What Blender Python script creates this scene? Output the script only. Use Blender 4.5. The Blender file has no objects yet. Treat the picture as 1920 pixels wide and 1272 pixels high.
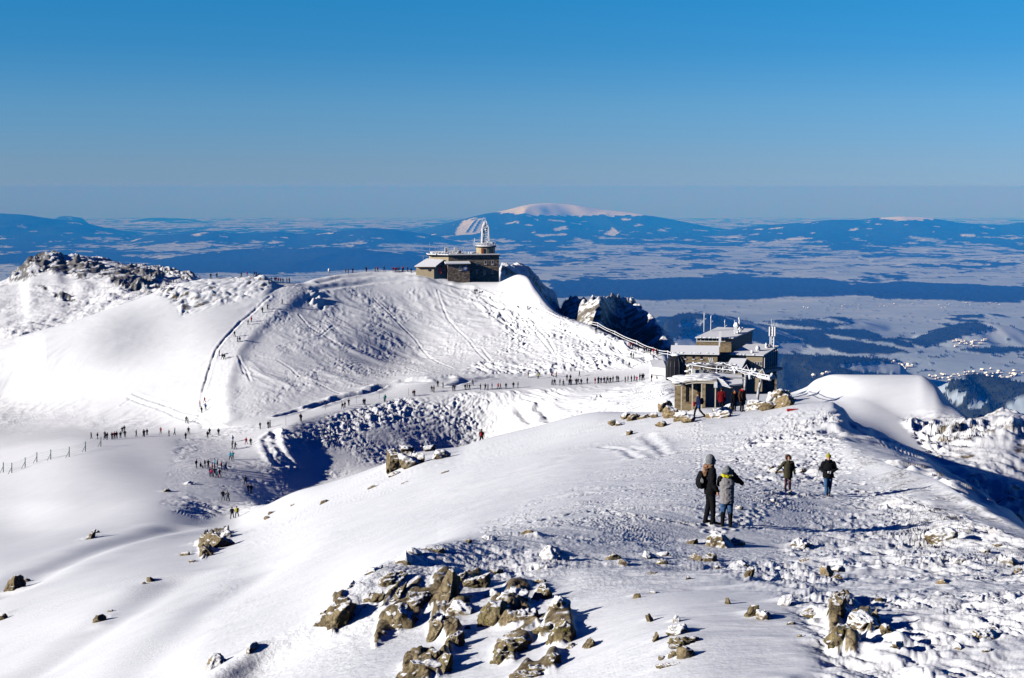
import bpy, bmesh, math, random
import numpy as np
from mathutils import Vector, Matrix, noise as mnoise

# ------------------------------------------------------------------ camera, sky, sun, exposure
S = bpy.context.scene
COL = S.collection
FPX = 2666.7                      # focal length in pixels of the 1920 px wide photograph
EYE_V = 350.0                     # picture row of the eye level
PITCH = math.atan((636.0 - EYE_V) / FPX)

cam_data = bpy.data.cameras.new('camera')
cam_data.sensor_width = 36.0
cam_data.lens = 36.0 * FPX / 1920.0
cam_data.clip_start = 0.5
cam_data.clip_end = 400000.0
cam = bpy.data.objects.new('camera', cam_data)
COL.objects.link(cam)
cam.rotation_euler = (math.radians(90) - PITCH, 0, 0)
S.camera = cam

SUN_EL = math.radians(18.5)
SUN_BACK = math.radians(19.0)     # the sun stands to the left and this much behind the camera
to_sun = Vector((-math.cos(SUN_BACK) * math.cos(SUN_EL), -math.sin(SUN_BACK) * math.cos(SUN_EL), math.sin(SUN_EL)))
sun_data = bpy.data.lights.new('sun', 'SUN')
sun_data.energy = 5.0
sun_data.angle = math.radians(0.53)
sun_data.color = (1.0, 0.955, 0.89)
sun = bpy.data.objects.new('sun', sun_data)
COL.objects.link(sun)
sun.rotation_euler = (-to_sun).to_track_quat('-Z', 'Y').to_euler()

S.view_settings.view_transform = 'Standard'
S.view_settings.look = 'None'
S.view_settings.gamma = 1.0
S.view_settings.use_curve_mapping = False
S.view_settings.exposure = 0.37
S.cycles.use_denoising = True
S.cycles.max_bounces = 4
S.cycles.diffuse_bounces = 0
S.cycles.glossy_bounces = 1
S.cycles.transmission_bounces = 2
S.cycles.volume_bounces = 0
S.cycles.caustics_reflective = False
S.cycles.caustics_refractive = False

W = bpy.data.worlds.new('World')
S.world = W
W.use_nodes = True
wn, wl = W.node_tree.nodes, W.node_tree.links
wn.clear()
w_out = wn.new('ShaderNodeOutputWorld')
w_bg = wn.new('ShaderNodeBackground')
w_sky = wn.new('ShaderNodeTexSky')
w_sky.sky_type = 'NISHITA'
w_sky.sun_disc = False
w_sky.sun_elevation = SUN_EL
w_sky.sun_rotation = math.atan2(to_sun.x, to_sun.y)
w_sky.altitude = 2000.0
w_sky.air_density = 1.0
w_sky.dust_density = 0.3
w_sky.ozone_density = 3.0
w_bg.inputs['Strength'].default_value = 0.1
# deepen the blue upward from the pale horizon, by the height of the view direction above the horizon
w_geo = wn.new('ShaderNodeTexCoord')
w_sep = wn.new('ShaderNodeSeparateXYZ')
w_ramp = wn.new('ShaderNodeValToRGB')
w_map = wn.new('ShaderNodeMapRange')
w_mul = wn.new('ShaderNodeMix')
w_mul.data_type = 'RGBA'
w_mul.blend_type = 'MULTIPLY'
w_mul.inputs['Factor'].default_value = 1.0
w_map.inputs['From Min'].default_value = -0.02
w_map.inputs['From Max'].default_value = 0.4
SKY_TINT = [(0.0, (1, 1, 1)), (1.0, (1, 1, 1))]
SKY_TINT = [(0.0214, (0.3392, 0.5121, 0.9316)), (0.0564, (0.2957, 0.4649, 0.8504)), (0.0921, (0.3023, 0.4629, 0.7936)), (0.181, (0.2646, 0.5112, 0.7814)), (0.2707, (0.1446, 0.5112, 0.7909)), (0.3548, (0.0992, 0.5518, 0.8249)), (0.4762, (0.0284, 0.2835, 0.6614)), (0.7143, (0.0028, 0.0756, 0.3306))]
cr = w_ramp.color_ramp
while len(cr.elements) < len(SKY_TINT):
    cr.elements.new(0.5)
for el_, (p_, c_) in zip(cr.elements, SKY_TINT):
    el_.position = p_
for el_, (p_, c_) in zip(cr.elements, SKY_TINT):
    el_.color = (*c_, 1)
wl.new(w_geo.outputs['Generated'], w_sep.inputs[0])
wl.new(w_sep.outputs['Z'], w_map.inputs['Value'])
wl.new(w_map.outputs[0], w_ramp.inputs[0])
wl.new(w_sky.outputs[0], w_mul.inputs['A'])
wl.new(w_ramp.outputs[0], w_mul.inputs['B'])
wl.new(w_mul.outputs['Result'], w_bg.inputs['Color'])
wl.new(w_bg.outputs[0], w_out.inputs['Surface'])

# ------------------------------------------------------------------ helpers: pixels of the photograph <-> rays
CP, SP = math.cos(PITCH), math.sin(PITCH)

def px_ae(u, v):
    """tangents of azimuth and elevation of the sight line through pixel (u, v)"""
    x = (np.asarray(u, float) - 960.0) / FPX
    z = (636.0 - np.asarray(v, float)) / FPX
    dy = CP + z * SP
    dz = -SP + z * CP
    return x / dy, dz / dy

def ae_px(a, e):
    fy = CP - e * SP
    return 960.0 + FPX * a / fy, 636.0 - FPX * (SP + e * CP) / fy

def at(u, v, y):
    a, e = px_ae(u, v)
    return Vector((float(a) * y, y, float(e) * y))

_rs = np.random.RandomState(7)
_perm = _rs.permutation(512).astype(np.int64)
_perm = np.concatenate([_perm, _perm, _perm[:4]])
_gang = _rs.rand(512) * 2 * np.pi
_gx, _gy = np.cos(_gang), np.sin(_gang)

def perlin(x, y, seed=0):
    x = x + seed * 17.31
    y = y + seed * 5.77
    xi = np.floor(x).astype(np.int64)
    yi = np.floor(y).astype(np.int64)
    fx, fy = x - xi, y - yi
    xi &= 511
    yi &= 511
    ux = fx * fx * fx * (fx * (fx * 6 - 15) + 10)
    uy = fy * fy * fy * (fy * (fy * 6 - 15) + 10)
    x1 = (xi + 1) & 511
    y1 = (yi + 1) & 511
    h00 = _perm[_perm[xi] + yi]
    h10 = _perm[_perm[x1] + yi]
    h01 = _perm[_perm[xi] + y1]
    h11 = _perm[_perm[x1] + y1]
    n00 = _gx[h00] * fx + _gy[h00] * fy
    n10 = _gx[h10] * (fx - 1) + _gy[h10] * fy
    n01 = _gx[h01] * fx + _gy[h01] * (fy - 1)
    n11 = _gx[h11] * (fx - 1) + _gy[h11] * (fy - 1)
    a = n00 + ux * (n10 - n00)
    b = n01 + ux * (n11 - n01)
    return (a + uy * (b - a)) * 1.5

def fbm(x, y, octaves=4, seed=0, gain=0.5):
    t = np.zeros_like(x)
    amp, f = 1.0, 1.0
    for o in range(octaves):
        t += amp * perlin(x * f, y * f, seed + o * 3)
        amp *= gain
        f *= 2.03
    return t

def sstep(a, b, x):
    t = np.clip((x - a) / (b - a), 0, 1)
    return t * t * (3 - 2 * t)

def blur1(arr, sigma, axis):
    if sigma <= 0:
        return arr
    n = int(3 * sigma) + 1
    k = np.exp(-0.5 * (np.arange(-n, n + 1) / sigma) ** 2)
    k /= k.sum()
    pad = [(0, 0)] * arr.ndim
    pad[axis] = (n, n)
    p = np.pad(arr, pad, mode='edge')
    out = np.zeros_like(arr)
    L = arr.shape[axis]
    for i, w in enumerate(k):
        sl = [slice(None)] * arr.ndim
        sl[axis] = slice(i, i + L)
        out += w * p[tuple(sl)]
    return out

def inside(poly, u, v):
    """even-odd test of points against a polygon"""
    r = np.zeros(u.shape, bool)
    n = len(poly)
    for i in range(n):
        x0, y0 = poly[i]
        x1, y1 = poly[(i + 1) % n]
        if y0 == y1:
            continue
        c = ((y0 > v) != (y1 > v)) & (u < (x1 - x0) * (v - y0) / (y1 - y0) + x0)
        r ^= c
    return r

def grid_mesh(name, P, mat, attrs=None, smooth=True):
    """one mesh object from a rows x cols grid of points"""
    R, Cn = P.shape[:2]
    me = bpy.data.meshes.new(name)
    nv = R * Cn
    me.vertices.add(nv)
    me.vertices.foreach_set('co', P.reshape(-1).astype(np.float32))
    idx = np.arange(nv, dtype=np.int32).reshape(R, Cn)
    q = np.stack([idx[:-1, :-1], idx[:-1, 1:], idx[1:, 1:], idx[1:, :-1]], -1).reshape(-1, 4)
    me.loops.add(q.size)
    me.loops.foreach_set('vertex_index', q.reshape(-1))
    me.polygons.add(len(q))
    me.polygons.foreach_set('loop_start', np.arange(0, q.size, 4, dtype=np.int32))
    me.update(calc_edges=True)
    if smooth:
        me.polygons.foreach_set('use_smooth', np.ones(len(q), bool))
    for k, arr in (attrs or {}).items():
        at_ = me.attributes.new(k, 'FLOAT', 'POINT')
        at_.data.foreach_set('value', arr.reshape(-1).astype(np.float32))
    me.materials.append(mat)
    o = bpy.data.objects.new(name, me)
    COL.objects.link(o)
    return o

# ------------------------------------------------------------------ materials
def new_mat(name):
    m = bpy.data.materials.new(name)
    m.use_nodes = True
    nt = m.node_tree
    b = nt.nodes['Principled BSDF']
    return m, nt, b

def nd(nt, kind, **kw):
    n = nt.nodes.new(kind)
    for k, v in kw.items():
        if k in n.inputs:
            n.inputs[k].default_value = v
        else:
            setattr(n, k, v)
    return n

def mixc(nt, f, a, b, blend='MIX'):
    n = nt.nodes.new('ShaderNodeMix')
    n.data_type = 'RGBA'
    n.blend_type = blend
    for sock, val in (('Factor', f), ('A', a), ('B', b)):
        if isinstance(val, bpy.types.NodeSocket):
            nt.links.new(val, n.inputs[sock])
        elif isinstance(val, (tuple, list)):
            n.inputs[sock].default_value = (*val[:3], 1)
        else:
            n.inputs[sock].default_value = val
    return n.outputs['Result']

def ramp(nt, fac, stops):
    n = nt.nodes.new('ShaderNodeValToRGB')
    e = n.color_ramp.elements
    while len(e) < len(stops):
        e.new(0.5)
    for el, (p, c) in zip(e, stops):
        el.position = p
    for el, (p, c) in zip(e, stops):
        el.color = (*c, 1) if isinstance(c, tuple) else (c, c, c, 1)
    nt.links.new(fac, n.inputs[0])
    return n.outputs[0]

def maprange(nt, val, a, b, c=0.0, d=1.0, smooth=False):
    n = nt.nodes.new('ShaderNodeMapRange')
    if smooth:
        n.interpolation_type = 'SMOOTHSTEP'
    n.inputs['From Min'].default_value = a
    n.inputs['From Max'].default_value = b
    n.inputs['To Min'].default_value = c
    n.inputs['To Max'].default_value = d
    nt.links.new(val, n.inputs['Value'])
    return n.outputs[0]

def tex(nt, coord, scale, detail=4, rough=0.55, kind='ShaderNodeTexNoise'):
    n = nt.nodes.new(kind)
    n.inputs['Scale'].default_value = scale
    if kind == 'ShaderNodeTexNoise':
        n.inputs['Detail'].default_value = detail
        n.inputs['Roughness'].default_value = rough
    if coord is not None:
        nt.links.new(coord, n.inputs['Vector'])
    return n

def math_n(nt, op, a, b=None):
    n = nt.nodes.new('ShaderNodeMath')
    n.operation = op
    for i, val in enumerate((a, b)):
        if val is None:
            continue
        if isinstance(val, bpy.types.NodeSocket):
            nt.links.new(val, n.inputs[i])
        else:
            n.inputs[i].default_value = val
    return n.outputs[0]

SNOW = (0.86, 0.865, 0.88)

def rock_color(nt, coord, scale=1.0, lichen=0.0):
    n1 = tex(nt, coord, 1.3 * scale, 6, 0.65)
    n2 = tex(nt, coord, 9.0 * scale, 6, 0.7)
    c = ramp(nt, n1.outputs['Fac'], [(0.3, (0.075, 0.058, 0.034)), (0.5, (0.22, 0.17, 0.095)), (0.7, (0.37, 0.30, 0.185))])
    c2 = ramp(nt, n2.outputs['Fac'], [(0.32, (0.35, 0.33, 0.3)), (0.55, (1, 1, 1)), (0.75, (1.3, 1.25, 1.15))])
    c = mixc(nt, 1.0, c, c2, 'MULTIPLY')
    vo = nt.nodes.new('ShaderNodeTexVoronoi')
    vo.feature = 'DISTANCE_TO_EDGE'
    vo.inputs['Scale'].default_value = 0.9 * scale
    wv = nt.nodes.new('ShaderNodeVectorMath')
    wv.operation = 'MULTIPLY_ADD'
    nt.links.new(n1.outputs['Color'], wv.inputs[0])
    wv.inputs[1].default_value = (0.9 / scale, 0.9 / scale, 0.9 / scale)
    nt.links.new(coord, wv.inputs[2])
    nt.links.new(wv.outputs[0], vo.inputs['Vector'])
    c = mixc(nt, maprange(nt, vo.outputs['Distance'], 0.0, 0.035), (0.025, 0.02, 0.015), c)
    if lichen:
        n3 = tex(nt, coord, 7.0 * scale, 8, 0.8)
        f = maprange(nt, n3.outputs['Fac'], 0.66 - 0.1 * lichen, 0.70 - 0.1 * lichen)
        c = mixc(nt, math_n(nt, 'MULTIPLY', f, 0.75), c, (0.26, 0.24, 0.04))
    return c, n2

def make_terrain_mat(name, rock_scale, lichen, bump_scale):
    m, nt, b = new_mat(name)
    geo = nt.nodes.new('ShaderNodeNewGeometry')
    pos = geo.outputs['Position']
    at_r = nt.nodes.new('ShaderNodeAttribute')
    at_r.attribute_name = 'rock'
    rc, n2 = rock_color(nt, pos, rock_scale * 2.6, lichen)
    sepp = nt.nodes.new('ShaderNodeSeparateXYZ')
    nt.links.new(pos, sepp.inputs[0])
    cn = tex(nt, pos, 0.22, 6, 0.7)
    grey = ramp(nt, cn.outputs['Fac'], [(0.35, (0.05, 0.048, 0.045)), (0.5, (0.14, 0.13, 0.12)), (0.65, (0.26, 0.25, 0.23))])
    rc = mixc(nt, maprange(nt, sepp.outputs['Y'], 430, 560), rc, grey)
    sn = tex(nt, pos, 0.35, 5, 0.6)
    snow = ramp(nt, sn.outputs['Fac'], [(0.3, (0.80, 0.81, 0.83)), (0.7, SNOW)])
    col = mixc(nt, at_r.outputs['Fac'], snow, rc)
    nt.links.new(col, b.inputs['Base Color'])
    b.inputs['Roughness'].default_value = 0.55
    b.inputs['Specular IOR Level'].default_value = 0.25
    fine = tex(nt, pos, bump_scale, 6, 0.65)
    mp = nt.nodes.new('ShaderNodeMapping')
    mp.inputs['Rotation'].default_value = (0, 0, math.radians(-22))
    mp.inputs['Scale'].default_value = (0.22, 1.0, 1.0)
    nt.links.new(pos, mp.inputs['Vector'])
    streak = tex(nt, mp.outputs[0], 1.5, 7, 0.68)
    bump0 = nt.nodes.new('ShaderNodeBump')
    bump0.inputs['Strength'].default_value = 0.45
    bump0.inputs['Distance'].default_value = 0.10
    nt.links.new(streak.outputs['Fac'], bump0.inputs['Height'])
    bump = nt.nodes.new('ShaderNodeBump')
    bump.inputs['Strength'].default_value = 0.5
    bump.inputs['Distance'].default_value = 0.35 / bump_scale
    nt.links.new(bump0.outputs[0], bump.inputs['Normal'])
    pat = tex(nt, pos, 0.16, 3, 0.5)
    nt.links.new(maprange(nt, pat.outputs['Fac'], 0.38, 0.62, 0.08, 0.75), bump.inputs['Strength'])
    nt.links.new(fine.outputs['Fac'], bump.inputs['Height'])
    nt.links.new(bump.outputs[0], b.inputs['Normal'])
    return m

MAT_TERRAIN = make_terrain_mat('snow_and_rock', 1.0, 0.6, 6.0)

# ------------------------------------------------------------------ the mountain: a lofted height field
# Each curve follows one feature of the relief (ridge crest, path edge, skyline ...) as (u, v, distance in metres).
CURVES = [
 # ground under the camera
 [(-250, 3200, 2.5), (2170, 3200, 2.5)],
 # foot of the near outcrop, below the frame
 [(-250, 1750, 14), (300, 1480, 15), (500, 1345, 15.5), (700, 1330, 15), (1000, 1320, 13.6), (1340, 1315, 11.2), (1700, 1310, 10.8), (2170, 1310, 10.6)],
 # near outcrop, middle
 [(-250, 1650, 17), (300, 1420, 18), (370, 1330, 18.6), (500, 1262, 20.2), (600, 1215, 20.2), (700, 1180, 20.2), (850, 1165, 19.8), (1000, 1155, 18.9), (1340, 1140, 16.2), (1700, 1130, 16.2), (2170, 1120, 15.6)],
 # upper edge of the outcrop
 [(-250, 1520, 20), (300, 1335, 20), (370, 1275, 20.6), (470, 1215, 21), (600, 1148, 21.8), (680, 1082, 22.6), (770, 1034, 24), (870, 1014, 26), (960, 1006, 27.5), (1100, 1012, 28), (1340, 1018, 30.5), (1600, 1030, 30), (1800, 1050, 26.5), (1920, 1072, 24.5), (2170, 1135, 20)],
 # just behind it
 [(-250, 1500, 32), (300, 1350, 31), (370, 1296, 31), (470, 1233, 32), (600, 1166, 34), (680, 1098, 35), (770, 1046, 35), (870, 1003, 36), (960, 984, 36), (1100, 956, 38), (1340, 939, 39.5), (1450, 940, 41.5), (1550, 941, 44), (1640, 948, 43), (1720, 958, 40), (1800, 985, 34), (1920, 1025, 29.5), (2170, 1118, 22.5)],
 # snow flank, middle
 [(-250, 1400, 62), (0, 1292, 66), (300, 1180, 62), (470, 1120, 66), (600, 1050, 70), (770, 980, 70), (960, 925, 69), (1100, 898, 68), (1340, 882, 66), (1550, 884, 63), (1640, 895, 57), (1700, 908, 50), (1800, 950, 41), (1920, 1004, 33), (2170, 1112, 24)],
 # where the right flank begins to fall into the shade
 [(-250, 1190, 135), (0, 1085, 132), (300, 1055, 112), (435, 1022, 122), (620, 955, 112), (770, 915, 102), (905, 876, 98), (1100, 840, 90), (1340, 827, 82), (1480, 820, 77), (1528, 816, 76), (1586, 828, 73), (1631, 854, 66), (1681, 870, 60), (1732, 885, 55), (1769, 899, 50), (1807, 927, 43.5), (1857, 957, 39), (1920, 990, 35.5), (2170, 1108, 25.5)],
 # skyline of the near ridge
 [(-250, 1100, 215), (0, 1000, 225), (150, 990, 205), (300, 985, 192), (435, 973, 212), (500, 946, 200), (560, 921, 180), (620, 905, 166), (730, 866, 155), (790, 846, 152), (860, 840, 150), (905, 826, 148), (1000, 802, 138), (1140, 773, 120), (1250, 772, 106), (1340, 780, 97), (1430, 768, 98), (1500, 757, 95), (1560, 754, 92), (1581, 770, 90), (1598, 792, 90), (1641, 811, 92), (1676, 823, 93), (1706, 841, 92), (1732, 856, 88), (1767, 881, 78), (1807, 904, 68), (1857, 942, 56), (1893, 956, 51), (1920, 981, 46), (2170, 1100, 30)],
 # dip behind the near ridge
 [(-250, 985, 290), (0, 935, 265), (150, 935, 240), (300, 932, 228), (435, 937, 232), (480, 942, 232), (520, 952, 228), (560, 948, 235), (620, 938, 250), (740, 905, 275), (860, 888, 285), (905, 872, 280), (1000, 852, 270), (1140, 815, 240), (1250, 798, 170), (1340, 790, 130), (1430, 785, 125), (1500, 782, 125), (1560, 790, 125), (1592, 815, 120), (1640, 842, 116), (1700, 880, 111), (1770, 920, 100), (1830, 962, 88), (1920, 1020, 75), (2170, 1160, 60)],
 # first ground seen beyond it
 [(-250, 930, 335), (0, 880, 310), (160, 862, 292), (300, 872, 284), (400, 886, 272), (450, 890, 278), (500, 898, 278), (540, 903, 284), (580, 912, 287), (620, 902, 296), (680, 880, 307), (740, 866, 319), (860, 848, 341), (905, 834, 348), (1000, 810, 338), (1140, 782, 300), (1250, 768, 230), (1300, 762, 187), (1400, 762, 187), (1500, 757, 180), (1560, 765, 165), (1600, 784, 150), (1640, 806, 143), (1700, 848, 131), (1770, 893, 118), (1830, 935, 108), (1920, 990, 98), (2170, 1090, 80)],
 # outer edge of the bench path
 [(-250, 880, 365), (0, 846, 342), (100, 832, 330), (160, 826, 325), (300, 824, 326), (380, 832, 322), (440, 834, 320), (482, 826, 318), (515, 812, 323), (530, 801, 326), (560, 790, 335), (640, 766, 350), (740, 750, 360), (850, 737, 366), (1000, 731, 365), (1140, 721, 362), (1240, 713, 352), (1262, 722, 300), (1290, 748, 235), (1400, 750, 235), (1480, 745, 222), (1540, 744, 192), (1600, 747, 172), (1680, 777, 157), (1760, 832, 138), (1830, 868, 126), (1920, 905, 120), (2170, 960, 140)],
 # inner edge of the bench path
 [(-250, 835, 385), (0, 806, 382), (150, 806, 372), (300, 803, 364), (380, 795, 355), (480, 788, 343), (560, 772, 353), (640, 750, 366), (720, 735, 373), (800, 714, 380), (900, 708, 386), (1000, 704, 389), (1140, 698, 386), (1240, 690, 379), (1275, 705, 355), (1310, 735, 320), (1400, 738, 320), (1470, 735, 300), (1511, 725, 235), (1552, 708, 202), (1600, 706, 193), (1671, 705, 186), (1725, 706, 182), (1752, 720, 176), (1779, 752, 166), (1801, 771, 159), (1820, 785, 153), (1844, 787, 150), (1871, 781, 151), (1896, 776, 152), (1920, 783, 152), (2170, 830, 150)],
 # lower dome slope
 [(-250, 800, 405), (0, 752, 414), (150, 735, 406), (300, 724, 397), (400, 718, 387), (440, 714, 385), (480, 711, 385), (560, 701, 391), (640, 690, 401), (800, 672, 425), (940, 660, 420), (1060, 664, 405), (1150, 680, 392), (1240, 681, 385), (1280, 715, 362), (1310, 742, 345), (1400, 745, 345), (1470, 752, 320), (1511, 748, 275), (1552, 735, 240), (1671, 735, 222), (1725, 740, 216), (1752, 752, 208), (1801, 800, 190), (1844, 815, 180), (1920, 815, 182), (2170, 860, 180)],
 # upper dome slope
 [(-250, 755, 420), (0, 694, 415), (150, 660, 415), (300, 622, 425), (400, 605, 427), (500, 600, 431), (640, 588, 445), (800, 582, 459), (940, 592, 454), (1060, 628, 422), (1150, 657, 402), (1240, 671, 390), (1280, 725, 370), (1310, 760, 400), (1400, 765, 400), (1511, 800, 380), (1671, 800, 380), (1752, 830, 360), (1844, 900, 330), (1920, 900, 320), (2170, 940, 300)],
 # skyline of the dome
 [(-250, 705, 435), (0, 642, 438), (150, 598, 440), (250, 562, 448), (330, 534, 452), (400, 521, 456), (490, 518, 458), (525, 530, 456), (560, 530, 461), (590, 522, 468), (650, 513, 477), (700, 509, 483), (780, 508, 484), (830, 520, 482), (870, 529, 480), (935, 529, 478), (952, 522, 476), (972, 515, 473), (988, 519, 471), (1008, 543, 462), (1028, 570, 452), (1048, 589, 443), (1110, 612, 425), (1150, 632, 412), (1200, 653, 400), (1250, 664, 393), (1280, 735, 385), (1310, 830, 470), (1400, 850, 470), (1511, 900, 460), (1671, 900, 450), (1844, 960, 430), (1920, 960, 420), (2170, 990, 400)],
 # dip behind the dome
 [(-250, 790, 470), (0, 730, 475), (150, 660, 480), (330, 570, 480), (490, 548, 482), (640, 540, 500), (780, 530, 503), (880, 570, 495), (940, 640, 498), (1000, 650, 498), (1048, 625, 512), (1110, 690, 496), (1130, 690, 489), (1144, 700, 503), (1165, 710, 514), (1200, 735, 500), (1230, 745, 484), (1250, 760, 480), (1280, 780, 450), (1310, 900, 520), (1400, 920, 520), (1671, 950, 520), (1920, 1020, 500), (2170, 1060, 500)],
 # crags behind
 [(-250, 720, 600), (0, 655, 600), (60, 640, 610), (150, 610, 620), (250, 585, 600), (330, 580, 560), (490, 575, 530), (640, 560, 520), (900, 540, 520), (930, 512, 525), (940, 500, 528), (955, 498, 536), (972, 500, 546), (988, 505, 555), (1002, 515, 563), (1022, 538, 574), (1038, 548, 582), (1045, 556, 585), (1049, 590, 570), (1060, 573, 548), (1075, 566, 540), (1100, 566, 524), (1130, 558, 516), (1142, 566, 538), (1165, 566, 548), (1185, 571, 545), (1205, 581, 533), (1230, 604, 515), (1250, 627, 508), (1262, 645, 505), (1275, 662, 512), (1300, 740, 530), (1400, 980, 600), (1671, 1000, 600), (1920, 1080, 600), (2170, 1100, 600)],
 # far rocky ridge on the left, and hidden slopes elsewhere
 [(-250, 590, 800), (-60, 545, 850), (0, 528, 880), (40, 510, 900), (52, 494, 905), (80, 487, 910), (105, 482, 915), (125, 487, 915), (148, 484, 915), (175, 489, 910), (205, 491, 905), (240, 499, 900), (280, 503, 890), (320, 509, 880), (350, 515, 870), (375, 522, 860), (420, 540, 850), (490, 560, 850), (640, 590, 850), (900, 640, 850), (1060, 760, 800), (1300, 960, 800), (1671, 1100, 900), (2170, 1150, 900)],
 # outside the view
 [(-250, 900, 1300), (500, 900, 1300), (1000, 950, 1300), (2170, 1150, 1300)],
]
NCOL = 1850

def smooth_interp(x, xp, yp):
    """monotone cubic through the points of a curve"""
    h = np.diff(xp)
    d = np.diff(yp) / h
    m = np.zeros_like(yp)
    for i in range(1, len(xp) - 1):
        if d[i - 1] * d[i] > 0:
            w1, w2 = 2 * h[i] + h[i - 1], h[i] + 2 * h[i - 1]
            m[i] = (w1 + w2) / (w1 / d[i - 1] + w2 / d[i])
    m[0], m[-1] = d[0], d[-1]
    i = np.clip(np.searchsorted(xp, x) - 1, 0, len(xp) - 2)
    t = np.clip((x - xp[i]) / h[i], 0, 1)
    return ((2 * t**3 - 3 * t**2 + 1) * yp[i] + (t**3 - 2 * t**2 + t) * h[i] * m[i]
            + (-2 * t**3 + 3 * t**2) * yp[i + 1] + (t**3 - t**2) * h[i] * m[i + 1])

ua = np.concatenate([np.linspace(-1500, -250, 40, endpoint=False), np.linspace(-250, 2170, NCOL - 80), np.linspace(2170, 3400, 41)[1:]])
ka, ke, ky = [], [], []
A0, _ = px_ae(ua, np.full(NCOL, 900.0))        # columns of constant azimuth
for c in CURVES:
    c = np.array(c, float)
    a_, e_ = px_ae(c[:, 0], c[:, 1])
    e_i = smooth_interp(A0, a_, e_)
    y_i = smooth_interp(A0, a_, np.log(c[:, 2]))
    sky = len(ke) in (7, 11, 14, 16, 17)
    ke.append(blur1(e_i, (1.5 if sky else 8.0) * NCOL / 1100, 0))
    ky.append(blur1(y_i, (3.0 if len(ke) in (16, 17) else 12.0) * NCOL / 1100, 0))
ke, ky = np.array(ke), np.array(ky)
K = len(CURVES)
for k in range(1, K):
    ky[k] = np.maximum(ky[k], ky[k - 1] + 0.012)

def pchip_slopes(y):
    d = np.diff(y, axis=0)
    m = np.zeros_like(y)
    p = d[:-1] * d[1:]
    m[1:-1] = np.where(p > 0, 2 * p / np.where(np.abs(d[:-1] + d[1:]) < 1e-12, 1, d[:-1] + d[1:]), 0)
    m[0], m[-1] = d[0], d[-1]
    return m

m_e, m_y = pchip_slopes(ke), pchip_slopes(ky)
# how many rows each stretch needs on screen
seg_rows = []
vis = (ua > -60) & (ua < 1980)
for k in range(K - 1):
    dv = np.abs(ke[k + 1] - ke[k])[vis] * FPX
    n = int(np.clip(np.percentile(dv, 85) / 1.7, 10, 170))
    if k == 0:
        n = 24
    if k >= K - 2:
        n = 14
    seg_rows.append(int(n * 1.35) + 2)
E_rows, L_rows = [], []
for k in range(K - 1):
    n = seg_rows[k]
    t = (np.arange(n) / n)[:, None]
    h00 = 2 * t**3 - 3 * t**2 + 1
    h10 = t**3 - 2 * t**2 + t
    h01 = -2 * t**3 + 3 * t**2
    h11 = t**3 - t**2
    E_rows.append(h00 * ke[k] + h10 * m_e[k] + h01 * ke[k + 1] + h11 * m_e[k + 1])
    L_rows.append(h00 * ky[k] + h10 * m_y[k] + h01 * ky[k + 1] + h11 * m_y[k + 1])
E = np.concatenate(E_rows + [ke[-1:]], 0)
Yd = np.exp(np.concatenate(L_rows + [ky[-1:]], 0))
row_k = np.concatenate([k + np.arange(seg_rows[k]) / seg_rows[k] for k in range(K - 1)] + [[K - 1.0]])
NROW = E.shape[0]
GX = A0[None, :] * Yd
GY = Yd.copy()
GZ = E * Yd
U0 = np.broadcast_to(ua[None, :], GX.shape)
_, V0 = ae_px(np.broadcast_to(A0[None, :], E.shape), E)
print('near terrain', NROW, NCOL)

def ground(u, v, kmin=0.0):
    """first point of the mountain met by the sight line through pixel (u, v)"""
    a, e = px_ae(u, v)
    j = float(np.interp(a, A0, np.arange(NCOL)))
    j0 = int(np.clip(math.floor(j), 0, NCOL - 2))
    f = j - j0
    y = GY[:, j0] * (1 - f) + GY[:, j0 + 1] * f
    z = GZ[:, j0] * (1 - f) + GZ[:, j0 + 1] * f
    el = z / y
    start = int(np.searchsorted(row_k, kmin))
    hit = np.nonzero((el[start + 1:] >= e) & (el[start:-1] < e))[0]
    if len(hit) == 0:
        i = start + int(np.argmin(np.abs(el[start:] - e)))
        return Vector((float(a) * y[i], y[i], z[i]))
    i = start + hit[0]
    t = (e - el[i]) / (el[i + 1] - el[i])
    yy = y[i] + t * (y[i + 1] - y[i])
    return Vector((float(a) * yy, yy, float(e) * yy))

def height(x, y):
    """height of the mountain at a map position"""
    a = x / y
    j = float(np.interp(a, A0, np.arange(NCOL)))
    j0 = int(np.clip(math.floor(j), 0, NCOL - 2))
    f = j - j0
    yy = GY[:, j0] * (1 - f) + GY[:, j0 + 1] * f
    zz = GZ[:, j0] * (1 - f) + GZ[:, j0 + 1] * f
    return float(np.interp(y, yy, zz))

def poly_world(pts, kmin=0.0):
    return [ground(u, v, kmin) for u, v in pts]

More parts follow.
